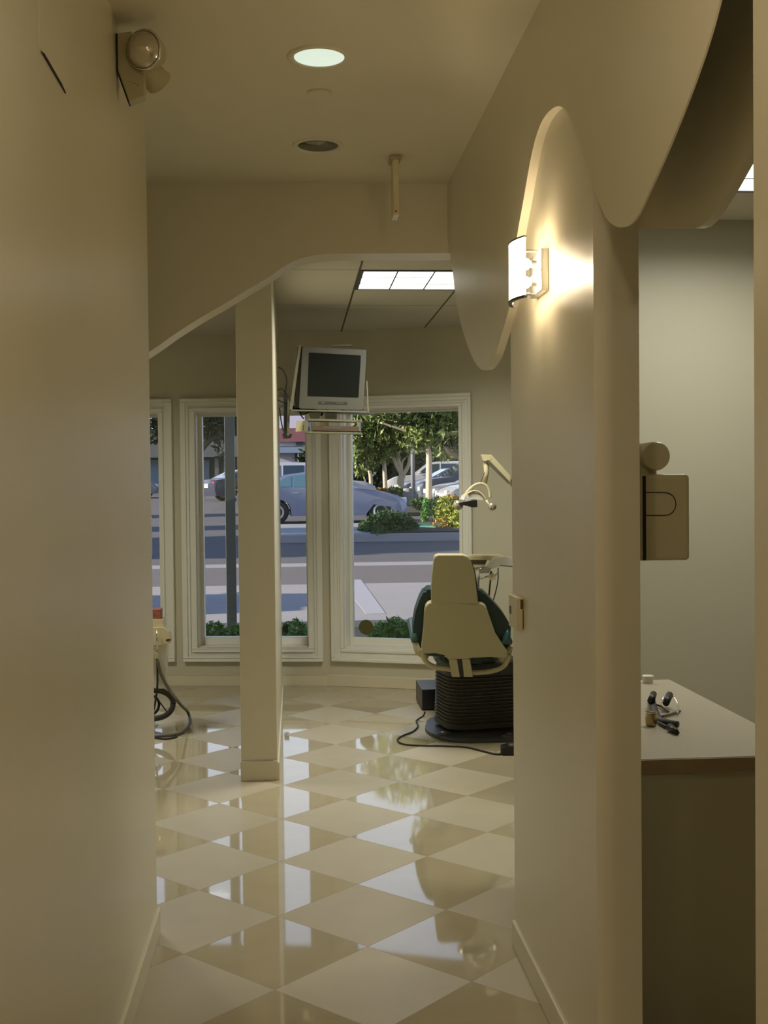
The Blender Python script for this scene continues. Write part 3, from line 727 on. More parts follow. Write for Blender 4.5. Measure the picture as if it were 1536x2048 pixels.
# ---- operating light
ly = 7.1
L_ = lambda x, y, o=0: aty(x, y, ly+o)
t = empty('operating_light', L_(1020, 975), 'dental operating light on a jointed cream arm above the chair', 'dental light')
part('arm', 'plastic_cream', t, lambda b: slab(b, [L_(972, 909), L_(983, 909), L_(1022, 952), L_(1022, 968), L_(976, 922)], (0, .05, 0), .006))
part('arm_cover', 'hose', t, lambda b: slab(b, [L_(974, 920, -.01), L_(978, 920, -.01), L_(1020, 964, -.01), L_(1018, 968, -.01), L_(973, 924, -.01)], (0, .02, 0)))
part('arm', 'plastic_cream', t, lambda b: tube(b, [L_(1024, 965, .03), aty(1075, 975, 7.2), aty(1150, 985, 7.3)], .025))
part('joint', 'plastic_cream', t, lambda b: slab(b, rounded([L_(963, 909), L_(984, 909), L_(982, 922), L_(966, 922)], .006), (0, .05, 0), .004))
part('drop_rod', 'plastic_cream', t, lambda b: tube(b, [L_(972, 915, .03), L_(973, 945, .03), L_(970, 968, .03)], [.019, .016, .012], 12), True)
part('wire', 'rod', t, lambda b: tube(b, [L_(969, 945, .0), L_(963, 958, 0), L_(960, 968, 0)], .004, 6))
part('yoke', 'plastic_cream', t, lambda b: tube(b, [L_(926, 1000), L_(934, 984), L_(948, 971), L_(962, 967), L_(973, 972), L_(979, 984), L_(980, 996)], .009, 8, smoothpath=5), True)
def dish(b):
    pr = [(924, 1000), (931, 990), (942, 984), (953, 983), (962, 988), (969, 997), (970, 1001), (962, 1001), (950, 998), (938, 999), (928, 1003)]
    slab(b, rounded([L_(*p, -.04) for p in pr], .01, 3), (0, .15, 0), .012, 3)
o = part('reflector', 'white_plastic', t, dish); autosmooth(o, 50)
part('reflector_rim', 'plastic_cream', t, lambda b: tube(b, [L_(936, 987, -.045), L_(946, 982, -.045), L_(958, 984, -.045), L_(968, 993, -.045), L_(971, 999, -.045)], .006, 8, smoothpath=4), True)
for (x, y, r) in ((916, 1010, .030), (984, 1013, .024)):
    c = L_(x, y, -.02); part('end_knob', 'lens', t, lambda b: lathe(b, [(r, -.02), (r*1.05, 0), (r*.9, .02), (.004, .03)], c, 'Y', n=24), True)
part('end_knob', 'plastic_cream', t, lambda b: tube(b, [L_(972, 1000), L_(980, 1014), L_(992, 1010)], .008, 8), True)
part('handle', 'black', t, lambda b: slab(b, rounded([L_(918, 1006, -.07), L_(944, 1001, -.07), L_(954, 1000, -.07), L_(955, 1014, -.07), L_(946, 1015, -.07), L_(919, 1008, -.07)], .004), (0, .03, 0), .004))

# ---- instrument delivery unit
iy = 7.35
I_ = lambda x, y, o=0: aty(x, y, iy+o)
t = empty('instrument_tray_unit', (I_(1010, 1140).x, iy, .0), 'cream instrument delivery unit with hanging hoses right of the chair', 'dental unit')
part('tray', 'plastic_cream', t, lambda b: slab(b, [I_(935, 1112), I_(1010, 1112), I_(1004, 1121), I_(938, 1121)], (0, .22, 0), .004))
part('tray_slot', 'brown', t, lambda b: slab(b, [I_(938, 1120, -.004), I_(974, 1120, -.004), I_(971, 1128, -.004), I_(940, 1127, -.004)], (0, .05, 0)))
part('under_tray', 'plastic_cream', t, lambda b: slab(b, [I_(938, 1128), I_(972, 1128), I_(966, 1138), I_(944, 1140)], (0, .18, 0), .003))
part('support_arm', 'white_plastic', t, lambda b: slab(b, rounded([I_(975, 1134, -.06), I_(990, 1117, -.06), I_(1008, 1114, -.06), I_(1080, 1118, -.06), I_(1080, 1133, -.06), I_(1010, 1130, -.06), I_(984, 1138, -.06)], .008), (0, .07, 0), .006))
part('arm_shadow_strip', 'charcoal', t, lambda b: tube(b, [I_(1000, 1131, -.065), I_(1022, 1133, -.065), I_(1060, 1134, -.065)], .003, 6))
part('holder', 'steel', t, lambda b: slab(b, [I_(950, 1136, -.05), I_(985, 1133, -.05), I_(978, 1146, -.05), I_(962, 1147, -.05)], (0, .05, 0), .003))
part('handpiece', 'chrome', t, lambda b: tube(b, [I_(958, 1157, -.06), I_(980, 1152, -.06)], .006, 8), True)
part('handpiece', 'chrome', t, lambda b: tube(b, [I_(953, 1142, -.06), I_(968, 1134, -.07)], .007, 8), True)
part('handpiece', 'white_plastic', t, lambda b: tube(b, [I_(956, 1140, -.06), I_(957, 1158, -.06)], .009, 8), True)
part('syringe_block', 'plastic_cream', t, lambda b: slab(b, rounded([I_(979, 1148, -.07), I_(992, 1147, -.07), I_(991, 1161, -.07), I_(980, 1160, -.07)], .004), (0, .04, 0), .003))
part('handpiece', 'white_plastic', t, lambda b: ball(b, I_(991, 1147, -.07), .012, n=12), True)
part('mouth_nozzle', 'black', t, lambda b: tube(b, [I_(981, 1148, -.08), I_(983, 1142, -.08)], .006, 8))
part('hose', 'black_rubber', t, lambda b: tube(b, [I_(981, 1160, -.06), I_(979, 1180, -.06), I_(977, 1215, -.04), I_(985, 1260, 0)], .0055, 8, smoothpath=4), True)
part('hose', 'black_rubber', t, lambda b: tube(b, [I_(996, 1136, -.06), I_(996, 1160, -.06), I_(991, 1185, -.06), I_(984, 1210, 0)], .0035, 8, smoothpath=4), True)
part('hose', 'hose', t, lambda b: tube(b, [I_(957, 1158, -.06), I_(957, 1180, -.06), I_(962, 1215, -.02)], .006, 8, smoothpath=4), True)
part('stand', 'plastic_cream', t, lambda b: tube(b, [I_(1075, 1126), (I_(1075, 1126).x, iy, .05)], .03, 12))
part('stand_base', 'plastic_cream', t, lambda b: lathe(b, [(.18, 0), (.18, .03), (.04, .06)], (I_(1075, 1126).x, iy, 0), n=24))

# ---- equipment cart at the left
ky = 7.10
Q_ = lambda x, y, o=0: aty(x, y, ky+o)
cxx = Q_(300, 1300).x
t = empty('equipment_cart', (cxx, ky, 0), 'cream suction equipment cart half hidden behind the left wall', 'equipment cart')
part('column', 'white_plastic', t, lambda b: slab(b, [Q_(270, 1262), Q_(334, 1262), Q_(332, 1378), Q_(270, 1378)], (0, .10, 0), .006))
part('top_tray', 'plastic_cream', t, lambda b: slab(b, rounded([Q_(270, 1239), Q_(326, 1239), Q_(328, 1256), Q_(270, 1258)], .004), (0, .16, 0), .005))
part('side_head', 'plastic_cream', t, lambda b: slab(b, rounded([Q_(300, 1256, -.03), Q_(326, 1255, -.03), Q_(338, 1264, -.03), Q_(342, 1286, -.03), Q_(320, 1290, -.03), Q_(300, 1290, -.03)], .01), (0, .09, 0), .006))
part('side_slot', 'black', t, lambda b: slab(b, [Q_(332, 1279, -.034), Q_(341, 1278, -.034), Q_(341, 1281, -.034), Q_(332, 1282, -.034)], (0, .01, 0)))
part('valve', 'chrome', t, lambda b: tube(b, [Q_(300, 1292, -.05), Q_(305, 1300, -.05)], .009, 10), True)
part('handle_ring', 'plastic_yellow', t, lambda b: slab(b, rounded([Q_(290, 1308, -.06), Q_(312, 1306, -.06), Q_(318, 1312, -.06), Q_(314, 1318, -.06), Q_(290, 1318, -.06)], .005), (0, .09, 0), .005))
part('slim_bar', 'chrome', t, lambda b: tube(b, [Q_(314, 1262, -.05), Q_(315, 1300, -.05)], .006, 8), True)
part('hose', 'black_rubber', t, lambda b: tube(b, [Q_(314, 1318, -.04), Q_(315, 1350, -.04), Q_(314, 1380, -.03), Q_(308, 1420, 0)], .006, 8, smoothpath=5), True)
hp = [Q_(315, 1320, -.05), Q_(322, 1348, -.04), Q_(338, 1378, -.03), Q_(360, 1408, -.02), atz(376, 1425, .06), atz(380, 1446, .03), atz(368, 1462, .012), atz(350, 1469, .012), atz(322, 1472, .012), atz(300, 1473, .012)]
part('hose', 'hose', t, lambda b: tube(b, hp, .0095, 10, smoothpath=6), True, 'thick grey hose looping down to the floor')
part('hose', 'black_rubber', t, lambda b: tube(b, [atz(300, 1474, .006), atz(330, 1478, .006), atz(352, 1474, .006), atz(353, 1469, .012)], .005, 8, smoothpath=5), True)
c = Q_(303, 1409)
def torus(b, c, R, r, sx=1, m=40, a0=0, a1=2*PI):
    tube(b, [Vector((c.x+R*sx*math.cos(a0+(a1-a0)*k/m), c.y+.02*math.sin(k*.3), c.z+R*math.sin(a0+(a1-a0)*k/m))) for k in range(m+1)], r, 12, cap=False)
part('coiled_tube', 'bellows', t, lambda b: torus(b, c, .087, .017, 1.5), True, 'thick dark coiled suction tube')
part('coiled_tube', 'black_rubber', t, lambda b: torus(b, c+Vector((-.03, .03, -.01)), .060, .008, 1.2), True)
part('coiled_tube', 'black_rubber', t, lambda b: tube(b, [Q_(300, 1385, -.02), Q_(318, 1402, 0), Q_(334, 1424, .02)], .004, 8), True)
part('base', 'charcoal', t, lambda b: slab(b, rounded([Vector((cxx-.2, ky-.02, .02)), Vector((cxx-.01, ky-.02, .02)), Vector((cxx-.01, ky+.3, .02)), Vector((cxx-.2, ky+.3, .02))], .03), (0, 0, .05), .005))
for dy in (0, .28):
    part('caster', 'black', t, lambda b: lathe(b, [(.0195, -.01), (.0195, .01)], (cxx-.03, ky+dy, .0195), 'X', n=16))
bm = NB(); slab(bm, [Q_(272, 1219, .02), Q_(321, 1219, .02), Q_(321, 1239, .02), Q_(272, 1239, .02)], (0, .11, 0), .002)
tb = link('tissue_box', bm, 'tissue'); tag(tb, 'small red floral tissue box standing on the equipment cart', 'tissue box')

# black latch on window 2
# round decal on the right window's lower pane and a small black one by the partition
mtB = bay_matrix(B_dir, B_n); mtA = bay_matrix(A_dir, A_n)
s0, z0 = sB(720, 1259)
dn = NB(); lathe(dn, [(.058, .136), (.058, .1395)], (0, 0, 0), 'Y', n=24)
for v in dn.verts: v.co = mtB @ (v.co+Vector((s0+.005, 0, z0-.0)))
tag(link('window_decal', dn, 'sticker'), 'round olive decal in the lower corner of the right window', 'decal')
s0, z0 = sA(566, 1262)
dn = NB(); box(dn, s0-.014, s0+.014, .128, .1395, z0-.026, z0+.026, .004, mtA)
tag(link('window_tag', dn, 'black'), 'small black tag on the lower pane just right of the partition', 'tag')

# ================================================================= SIDE ROOM (right)
t = empty('counter', (1.1, 3.6, 0), 'speckled beige counter in the side room on the right', 'counter')
ye = 3.03
part('worktop', 'laminate', t, lambda b: box(b, RW+.002, 1.40, ye, 4.255, .725, .76, .002))
part('edge_band', 'oak', t, lambda b: box(b, RW+.002, 1.402, ye-.006, ye, .722, .758, .001))
part('cabinet', 'cab', t, lambda b: box(b, RW+.002, 1.375, ye+.012, 4.24, 0, .724))
# wall dispenser
dy_ = 2.80
D_ = lambda x, y, o=0: aty(x, y, dy_+o)
t = empty('wall_dispenser', (RW, dy_+.1, 1.42), 'cream plastic dispenser box on the side-room wall', 'dispenser')
q0, q1 = D_(1289, 1122), D_(1380, 948)
part('case', 'plastic_cream', t, lambda b: box(b, RW+.002, q1.x, dy_, dy_+.25, q0.z, q1.z, .010))
part('hinge_gap', 'groove', t, lambda b: box(b, q0.x-.004, q0.x+.0035, dy_-.003, dy_+.01, q0.z+.002, q1.z-.004))
def ucurve(b):
    pts = [D_(1291, 985, -.001), D_(1330, 985, -.001)]
    for k in range(9):
        a = PI/2-PI*k/8; pts.append(D_(1330+22*math.cos(a), 1008-23*math.sin(a), -.001))
    pts += [D_(1291, 1031, -.001)]
    tube(b, pts, .0011, 6)
part('slot_line', 'groove', t, ucurve)
t = empty('roll_holder', (RW, dy_+.1, 1.57), 'cream cylinder sitting on top of the wall dispenser', 'cylinder')
c = D_(1313, 912, .01)
part('drum', 'plastic_cream', t, lambda b: lathe(b, [(.0335, 0), (.036, .006), (.036, .16)], c, 'Y', n=32))
autosmooth(t.children[0])
part('arm', 'plastic_cream', t, lambda b: tube(b, [(RW+.0, dy_+.08, c.z+.002), (c.x, dy_+.08, c.z+.002)], .033, 16))
part('neck', 'plastic_cream', t, lambda b: tube(b, [(c.x-.012, dy_+.07, c.z-.02), (c.x-.012, dy_+.07, q1.z)], .030, 16))
# things on the counter
C_ = lambda x, y, z=0: atz(x, y, .76+z)
t = empty('headlamp_goggles', C_(1335, 1430), 'black wire-framed magnifying loupes lying on the counter', 'magnifying loupes')
part('frame_loop', 'chrome', t, lambda b: tube(b, [C_(1322, 1412, .01), C_(1324, 1400, .02), C_(1334, 1390, .035), C_(1347, 1394, .04), C_(1355, 1406, .03), C_(1357, 1418, .02), C_(1354, 1426, .012)], .0022, 8, smoothpath=4), True)
part('frame_loop', 'black', t, lambda b: tube(b, [C_(1309, 1408, .008), C_(1322, 1413, .008), C_(1330, 1419, .008), C_(1337, 1424, .008)], .003, 8, smoothpath=4), True)
part('temple', 'hose', t, lambda b: tube(b, [C_(1324, 1433, .006), C_(1340, 1429, .006), C_(1360, 1422, .006)], .004, 8), True)
part('eyepiece', 'black', t, lambda b: tube(b, [C_(1332, 1406, .03), C_(1339, 1390, .04)], [.011, .012], 14), True)
part('eyepiece', 'black', t, lambda b: tube(b, [C_(1302, 1402, .03), C_(1307, 1388, .04)], [.012, .011], 14), True)
part('headband', 'black_rubber', t, lambda b: tube(b, [C_(1303, 1398, .012), C_(1306, 1410, .012), C_(1311, 1425, .012), C_(1320, 1440, .012), C_(1338, 1446, .012), C_(1356, 1449, .012)], [.012, .014, .015, .015, .011, .010], 12, smoothpath=3), True)
part('cable', 'black_rubber', t, lambda b: tube(b, [C_(1316, 1444, .007), C_(1330, 1452, .007), C_(1344, 1458, .007), C_(1356, 1466, .004)], .005, 8, smoothpath=3), True)
part('plug', 'black', t, lambda b: tube(b, [C_(1340, 1455, .012), C_(1354, 1464, .01)], [.013, .006], 10), True)
t = empty('metal_cup', C_(1302, 1455), 'small brass-coloured cup beside the loupes on the counter', 'cup')
c = C_(1302, 1452)
part('cup', 'brass', t, lambda b: lathe(b, [(.014, 0), (.0165, .004), (.0185, .040), (.0165, .040), (.015, .006), (.002, .005)], c, n=28, cap=True), True)
part('rim', 'chrome', t, lambda b: lathe(b, [(.0165, .040), (.0190, .0405), (.0190, .0425), (.0165, .042)], c, n=28, cap=False), True)
c = C_(1296, 1366)
t = empty('small_jar', c, 'small white pot at the back of the counter', 'jar')
part('pot', 'white_plastic', t, lambda b: lathe(b, [(.018, 0), (.020, .012), (.020, .02)], c, n=20))
part('lid', 'white_plastic', t, lambda b: lathe(b, [(.0215, .02), (.0215, .027), (.018, .029)], c, n=20))

# ================================================================= OUTDOORS
def gpoly(name, m, y0, y1, x0=-40, x1=40, dz=0, n=1):
    bm = NB(); slab(bm, [Vector((x0, y0, gz(y0)+dz-.3)), Vector((x1, y0, gz(y0)+dz-.3)), Vector((x1, y1, gz(y1)+dz-.3)), Vector((x0, y1, gz(y1)+dz-.3))], (0, 0, .3))
    return struct(name, bm, m)
gpoly('ground_bed', 'soil', 9.35, 12.4, dz=-.06)
gpoly('pavement_kerb', 'kerb', 12.4, 12.55, dz=.01)
gpoly('parking_bay', 'concrete', 12.55, 16.3)
gpoly('street_near', 'asphalt', 16.3, 19.1)
gpoly('street_gutter', 'concrete', 19.1, 19.75, dz=.002)
gpoly('street_far', 'asphalt2', 19.75, 110, -60, 60)
gl = ground(700, 1160); gr_ = ground(752, 1228)
bm = NB(); slab(bm, [gl+Vector((-.16, 0, .0)), gl+Vector((.16, 0, .0)), gr_+Vector((.11, 0, 0)), gr_+Vector((-.11, 0, 0))], (0, 0, .004)); struct('road_marking', bm, 'white_line')
# raised island
isx = ground(560, 1075).x
def island():
    bm = NB(); pts = [Vector((isx-.5, 24.9, gz(24.9))), Vector((14, 24.9, gz(24.9))), Vector((14, 29.6, gz(29.6))), Vector((isx-.4, 29.6, gz(29.6)))]
    slab(bm, rounded(pts, .6), (0, 0, .16)); struct('island_kerb', bm, 'kerb')
    bm = NB(); x2 = ground(735, 1060).x
    slab(bm, [Vector((x2, 25.2, gz(25.2)+.15)), Vector((13.8, 25.2, gz(25.2)+.15)), Vector((13.8, 29.3, gz(29.3)+.15)), Vector((x2-.2, 29.3, gz(29.3)+.15))], (0, 0, .04)); struct('island_soil', bm, 'soil')
island()
gpoly('island_back_ground', 'soil', 36.5, 44, ground(690, 1000).x, 30, .12)

def leaves(name, m, parent, blobs, n, size, stretch=1.0, droop=0, seed=1):
    rng = np.random.default_rng(seed); V = []; Fc = []
    tot = sum(b[3]*b[4]*b[5] for b in blobs)
    for (cx, cyy, cz, rx, ry, rz) in blobs:
        k = max(3, int(n*(rx*ry*rz)/tot))
        d = rng.normal(size=(k, 3)); d /= np.linalg.norm(d, axis=1)[:, None]; d *= (rng.uniform(.25, 1, (k, 1)))**.4
        c = d*np.array([rx, ry, rz])+np.array([cx, cyy, cz])
        a = rng.normal(size=(k, 3)); a[:, 2] -= droop; a /= np.linalg.norm(a, axis=1)[:, None]
        b = np.cross(a, rng.normal(size=(k, 3))); b /= np.linalg.norm(b, axis=1)[:, None]
        s = size*rng.uniform(.6, 1.3, (k, 1)); A = a*s*stretch; B = b*s*.45
        q = np.stack([c-A, c+B, c+A, c-B], 1).reshape(-1, 3); base = len(V)//1
        i0 = sum(len(v) for v in V) if V else 0
        V.append(q); Fc += [(i0+4*j, i0+4*j+1, i0+4*j+2, i0+4*j+3) for j in range(k)]
    V = np.concatenate(V)
    me = bpy.data.meshes.new(name); me.from_pydata(V.tolist(), [], Fc); me.materials.append(M[m])
    o = bpy.data.objects.new(name, me); COL.objects.link(o)
    if parent: o.parent = parent; o.matrix_parent_inverse = wm(parent).inverted()
    return o
def tree(base, branches, blobs, n, size, label, barkm='bark', leafm='leaf', name='tree', seed=1, droop=.8, group=None):
    t = empty(name, base, label, 'tree', group)
    for k, (path, r) in enumerate(branches): part('trunk' if k == 0 else 'branch', barkm, t, lambda b: tube(b, path, r, 8, smoothpath=4), True)
    leaves('foliage', leafm, t, blobs, n, size, 1.5, droop, seed)
    return t
Y = 45
w = lambda x, y, d=Y: aty(x, y, d)
b0 = w(802, 990); b0.z = gz(45)+.1
tree(b0, [([b0, w(801, 965), w(805, 950)], [.16, .13]), ([w(805, 950), w(793, 930), w(783, 905), w(770, 880), w(745, 865)], [.10, .04]), ([w(803, 945), w(797, 920), w(791, 900), w(785, 870)], [.09, .04]),
          ([w(806, 950), w(817, 930), w(821, 905), w(830, 880)], [.09, .04]), ([w(804, 950), w(804, 925), w(812, 915)], [.05, .03])],
     [(w(720, 880).x, 45, 3.6, 1.6, 1.2, 1.1), (w(700, 905).x, 45, 2.9, .8, .8, .7), (w(770, 850).x, 45, 3.9, 1.6, 1.3, 1.3), (w(820, 860).x, 45, 3.9, 1.4, 1.2, 1.1), (w(760, 800).x, 45, 5.5, 3.2, 1.8, 1.7), (w(715, 925).x, 44.5, 2.6, .7, .6, .7), (w(660, 860).x, 46, 4.0, .9, .9, 1.2)], 9000, .13,
     'forked pale-barked tree with drooping leaves behind the silver-blue sedan', seed=3)
Y2 = 41
w2_ = lambda x, y: aty(x, y, Y2)
b1 = w2_(857, 985); b1.z = gz(41)+.12
tree(b1, [([b1, w2_(858, 940), w2_(857, 905), w2_(850, 880)], [.12, .09]), ([w2_(857, 905), w2_(845, 875), w2_(800, 858), w2_(760, 845)], [.07, .03])],
     [(w2_(860, 860).x, 41, 3.9, 1.3, 1.1, 1.0), (w2_(830, 888).x, 41.2, 3.1, .7, .7, .45), (w2_(885, 840).x, 41, 4.3, 1.7, 1.3, 1.4), (w2_(860, 790).x, 41, 5.5, 2.8, 1.6, 1.5), (w2_(890, 900).x, 41.5, 2.7, .5, .5, .35)], 6500, .12,
     'straight pale-trunked tree at the right side of the right window', seed=5)
w3_ = lambda x, y: aty(x, y, 34)
b2 = w3_(960, 985); b2.z = gz(34)+.1
tree(b2, [([b2, w3_(935, 930), w3_(915, 912), w3_(896, 900), w3_(884, 875), w3_(872, 850)], [.13, .05]), ([w3_(912, 910), w3_(900, 870), w3_(900, 830)], [.06, .03]), ([w3_(872, 850), w3_(800, 848), w3_(750, 838)], [.05, .02])],
     [(w3_(900, 850).x, 34, 3.3, 1.1, 1.0, .55), (w3_(880, 800).x, 34, 4.3, 2.4, 1.6, 1.1), (w3_(800, 800).x, 34, 4.3, 1.9, 1.4, .95), (w3_(895, 900).x, 34.3, 2.55, .4, .4, .28), (5.2, 35, 6.2, 2.2, 1.6, 1.5), (6.6, 35.5, 7.6, 2.4, 1.8, 1.6), (3.4, 35, 7.0, 1.5, 1.3, 1.2), (5.4, 35.5, 9.3, 1.9, 1.6, 1.4)], 16000, .11,
     'leaning tree whose dark branches hang over the top of the right window', 'bark_dark', 'leaf', seed=8)
# slender trunks further left
w4 = lambda x, y: aty(x, y, 52)
b3 = w4(771, 965); b3.z = gz(52)
tree(b3, [([b3, w4(769, 940), w4(767, 915), w4(765, 890)], [.11, .08])], [(w4(745, 900).x, 52, 3.2, 1.3, 1, .8), (w4(700, 870).x, 53, 4.2, 1.8, 1, 1.5), (w4(800, 870).x, 53, 4.4, 2, 1, 1.4)], 2500, .16, 'thin sunlit trunk left of the forked tree', seed=11)
b4 = w4(742, 965); b4.z = gz(52)
tree(b4, [([b4, w4(741, 950), w4(733, 930), w4(728, 905)], [.10, .06])], [(w4(722, 920).x, 52.5, 2.9, .9, .8, .9), (w4(735, 860).x, 52.5, 4.6, 2, 1, 1.5)], 2000, .16, 'slim tree standing behind the hood of the white car', 'bark', seed=12)
# dark tree seen in the left windows
w5 = lambda x, y: aty(x, y, 56)
b5 = w5(392, 985); b5.z = gz(56)
tree(b5, [([b5, w5(392, 940), w5(398, 905), w5(420, 880), w5(440, 868)], [.3, .08]), ([w5(398, 905), w5(385, 880), w5(360, 860)], [.15, .06])],
     [(w5(425, 855).x, 56, 4.7, 1.6, 1.2, .95), (w5(360, 850).x, 56, 5, 3, 1.3, 1.2), (w5(400, 800).x, 56, 6.6, 4.5, 2, 1.6), (w5(446, 890).x, 56.5, 3.6, .5, .6, .8), (w5(305, 858).x, 56, 4.6, 1.6, 1.2, 1.0)], 9000, .13,
     'dark shaded tree beyond the street, seen through the left windows', 'bark_dark', 'leaf_dark', seed=21)
# unseen trees added left of the view so their long shadows band the street
for k, (x, y) in enumerate([(-12, 20.9), (-13, 22.6), (-15, 24.6), (-15, 29.5), (-16, 37)]):
    bb = Vector((x, y, gz(y)))
    tree(bb, [([bb, bb+Vector((0, 0, 1.5)), bb+Vector((.1, 0, 3))], [.16, .1])], [(x, y, 4.0, 1.7, 1.2, 1.2), (x+.9, y+.4, 5, 1.4, 1, 1.1), (x-1, y-.3, 3.4, 1, .8, .8), (x-3, y-.2, 5.4, 1.5, .9, 1.1)], 1800, .22,
         'unseen roadside tree added left of the view to cast shadow bands on the street', seed=30+k, group='unseen shadow-casting trees left of the view')

def bush(name, label, blobs, n, size, m, seed, cat='shrub', stretch=1.6, droop=-.5, extra=None):
    x = sum(b[0] for b in blobs)/len(blobs); y = sum(b[1] for b in blobs)/len(blobs)
    t = empty(name, (x, y, min(b[2]-b[5] for b in blobs)), label, cat)
    leaves('foliage', m, t, blobs, n, size, stretch, droop, seed)
    if extra: leaves('blossom', extra[0], t, extra[1], extra[2], size, 1, 0, seed+1)
    for bl in blobs: part('stem', 'bark_dark', t, lambda b: tube(b, [(bl[0], bl[1], bl[2]-bl[5]), (bl[0]+.03, bl[1], bl[2])], .012, 6))
    return t
g = lambda x, y, d: aty(x, y, d)
bz = gz(26)+.15
bush('bush', 'large dark green bush on the traffic island in front of the sedan wheel', [(g(778, 1042, 26).x, 26, bz+.18, .55, .5, .28), (g(742, 1048, 26).x, 26, bz+.10, .30, .4, .17), (g(808, 1048, 26).x, 26, bz+.10, .34, .4, .20), (g(757, 1060, 25.2).x, 25.1, bz-.02, .18, .2, .17)], 4200, .05, 'leaf_bush', 41)
bush('bush', 'yellow-green flowering bush at the right edge of the traffic island', [(g(895, 1015, 27).x, 27, gz(27)+.55, .30, .3, .38), (g(915, 1020, 27).x, 27, gz(27)+.5, .3, .3, .36), (g(925, 1040, 26.5).x, 26.5, gz(27)+.35, .3, .3, .25)], 2200, .045, 'leaf_yellow', 43,
     extra=('leaf_orange', [(g(880, 1040, 26.6).x, 26.6, gz(26)+.30, .22, .2, .13), (g(905, 990, 27).x, 27, gz(27)+.88, .2, .2, .08)], 160))
bush('bush', 'olive clipped shrub between the yellow bush and the small conifer', [(g(876, 1005, 30).x, 30, gz(30)+.45, .19, .2, .38)], 900, .04, 'leaf_bush', 45)
bush('bush', 'small upright bright green shrub left of the yellow bush', [(g(852, 1002, 30.5).x, 30.5, gz(30)+.45, .09, .1, .36), (g(850, 1018, 30.5).x, 30.5, gz(30)+.28, .12, .1, .18)], 700, .035, 'leaf_bright', 47)
bush('hedge', 'low hedge with orange blossom beneath the thin sunlit trunk', [(g(785, 968, 44).x, 44, gz(44)+.5, .9, .4, .25), (g(755, 965, 44).x, 44, gz(44)+.5, .4, .4, .2)], 1200, .07, 'leaf_bush', 49, extra=('leaf_orange', [(g(762, 963, 43.7).x, 43.6, gz(44)+.62, .3, .2, .12)], 220), cat='hedge')
bush('hedge', 'low hedge in front of the parked cars on the right', [(g(880, 990, 38).x, 38, gz(38)+.3, .9, .4, .2), (g(838, 990, 38).x, 38, gz(38)+.35, .3, .3, .2), (g(925, 985, 38).x, 38, gz(38)+.35, .5, .3, .22)], 1500, .06, 'leaf_bush', 51, cat='hedge')
# plants in the bed under the windows
for k, (px, lab) in enumerate([(425, 'leafy green plants in the bed under the second window'), (470, 'bright green plant at the foot of the grey post'), (590, 'green plant in the bed just right of the partition'), (765, 'bright leafy plant in the bed below the right window, next to the round decal'), (790, 'bright leafy plant in the bed below the middle of the right window'), (825, 'bright leafy plant in the bed touching the dental chair outline')]):
    x = g(px, 1260, 10.0).x
    bush('garden_plant', lab, [(x, 10.0, .22-.04*(k % 2), .13, .14, .14), (x+.10, 10.1, .17, .1, .12, .11)], 700, .022, 'leaf_bright', 60+k, 'plant', 1.5)
bush('ground_cover', 'dark low plants filling the bed along the window wall', [(-2.2+.5*k, 9.9+.1*(k % 2), .02, .40, .35, .13) for k in range(9)], 5000, .04, 'leaf_dark', 80, 'plant')

# green reflective lid
v = g(815, 1043, 26.0)
# steel post outside window 2
pt = g(464, 1255, 10.4)
t = empty('steel_post', (pt.x, 10.4, gz(10.4)), 'grey-green steel post outside the second window', 'post')
part('post_shaft', 'post', t, lambda b: box(b, pt.x-.043, pt.x+.043, 10.36, 10.44, 0, 4.5, .004))
part('post_foot', 'post', t, lambda b: box(b, pt.x-.09, pt.x+.09, 10.31, 10.49, -.07, .012, .003))
# light pole
bpz = g(826, 955, 44)
t = empty('light_pole', (bpz.x, 44, gz(44)), 'grey lamp post between the forked tree and the parked cars', 'lamp post')
part('pole', 'kerb', t, lambda b: tube(b, [(bpz.x, 44, gz(44)), (bpz.x, 44, 6)], [.09, .06], 12), True)
part('pole_base', 'kerb', t, lambda b: lathe(b, [(.2, 0), (.2, .5), (.1, .55)], (bpz.x, 44, gz(44)), n=20))
# litter bin
v = g(817, 1003, 46)
t = empty('litter_bin', (v.x, 43, gz(43)), 'round concrete litter bin by the nose of the sedan', 'bin')
part('bin_body', 'kerb', t, lambda b: lathe(b, [(.18, .0), (.20, .05), (.20, .72), (.17, .74)], (v.x*43/46, 43, gz(43)), n=24))
part('bin_opening', 'black', t, lambda b: lathe(b, [(.13, .74), (.13, .75)], (v.x*43/46, 43, gz(43)), n=20))
# bollard left
v = g(297, 1034, 22)
t = empty('bollard', (v.x, 22, gz(22)), 'tan bollard with white cap at the left edge of the first window', 'bollard')
part('bollard_body', 'bark', t, lambda b: lathe(b, [(.06, 0), (.06, v.z-gz(22)-.03)], (v.x, 22, gz(22)), n=16))
part('bollard_cap', 'plate', t, lambda b: lathe(b, [(.065, v.z-gz(22)-.03), (.06, v.z-gz(22)), (.02, v.z-gz(22)+.02)], (v.x, 22, gz(22)), n=16))
# manhole cover / utility lid on the island
v = g(848, 1046, 26.0)
bm = NB(); slab(bm, rounded([Vector((v.x-.15, 26.9, gz(26.9)+.20)), Vector((v.x+.38, 26.6, gz(26.6)+.19)), Vector((v.x+.75, 27.4, gz(27.4)+.2)), Vector((v.x+.05, 27.8, gz(27.8)+.2))], .06), (0, 0, .03), .005)
tag(link('utility_lid', bm, mat('green_utility_lid', (.10, .26, .20), .4)), 'flat green utility lid on the island beside the dark bush', 'utility cover')

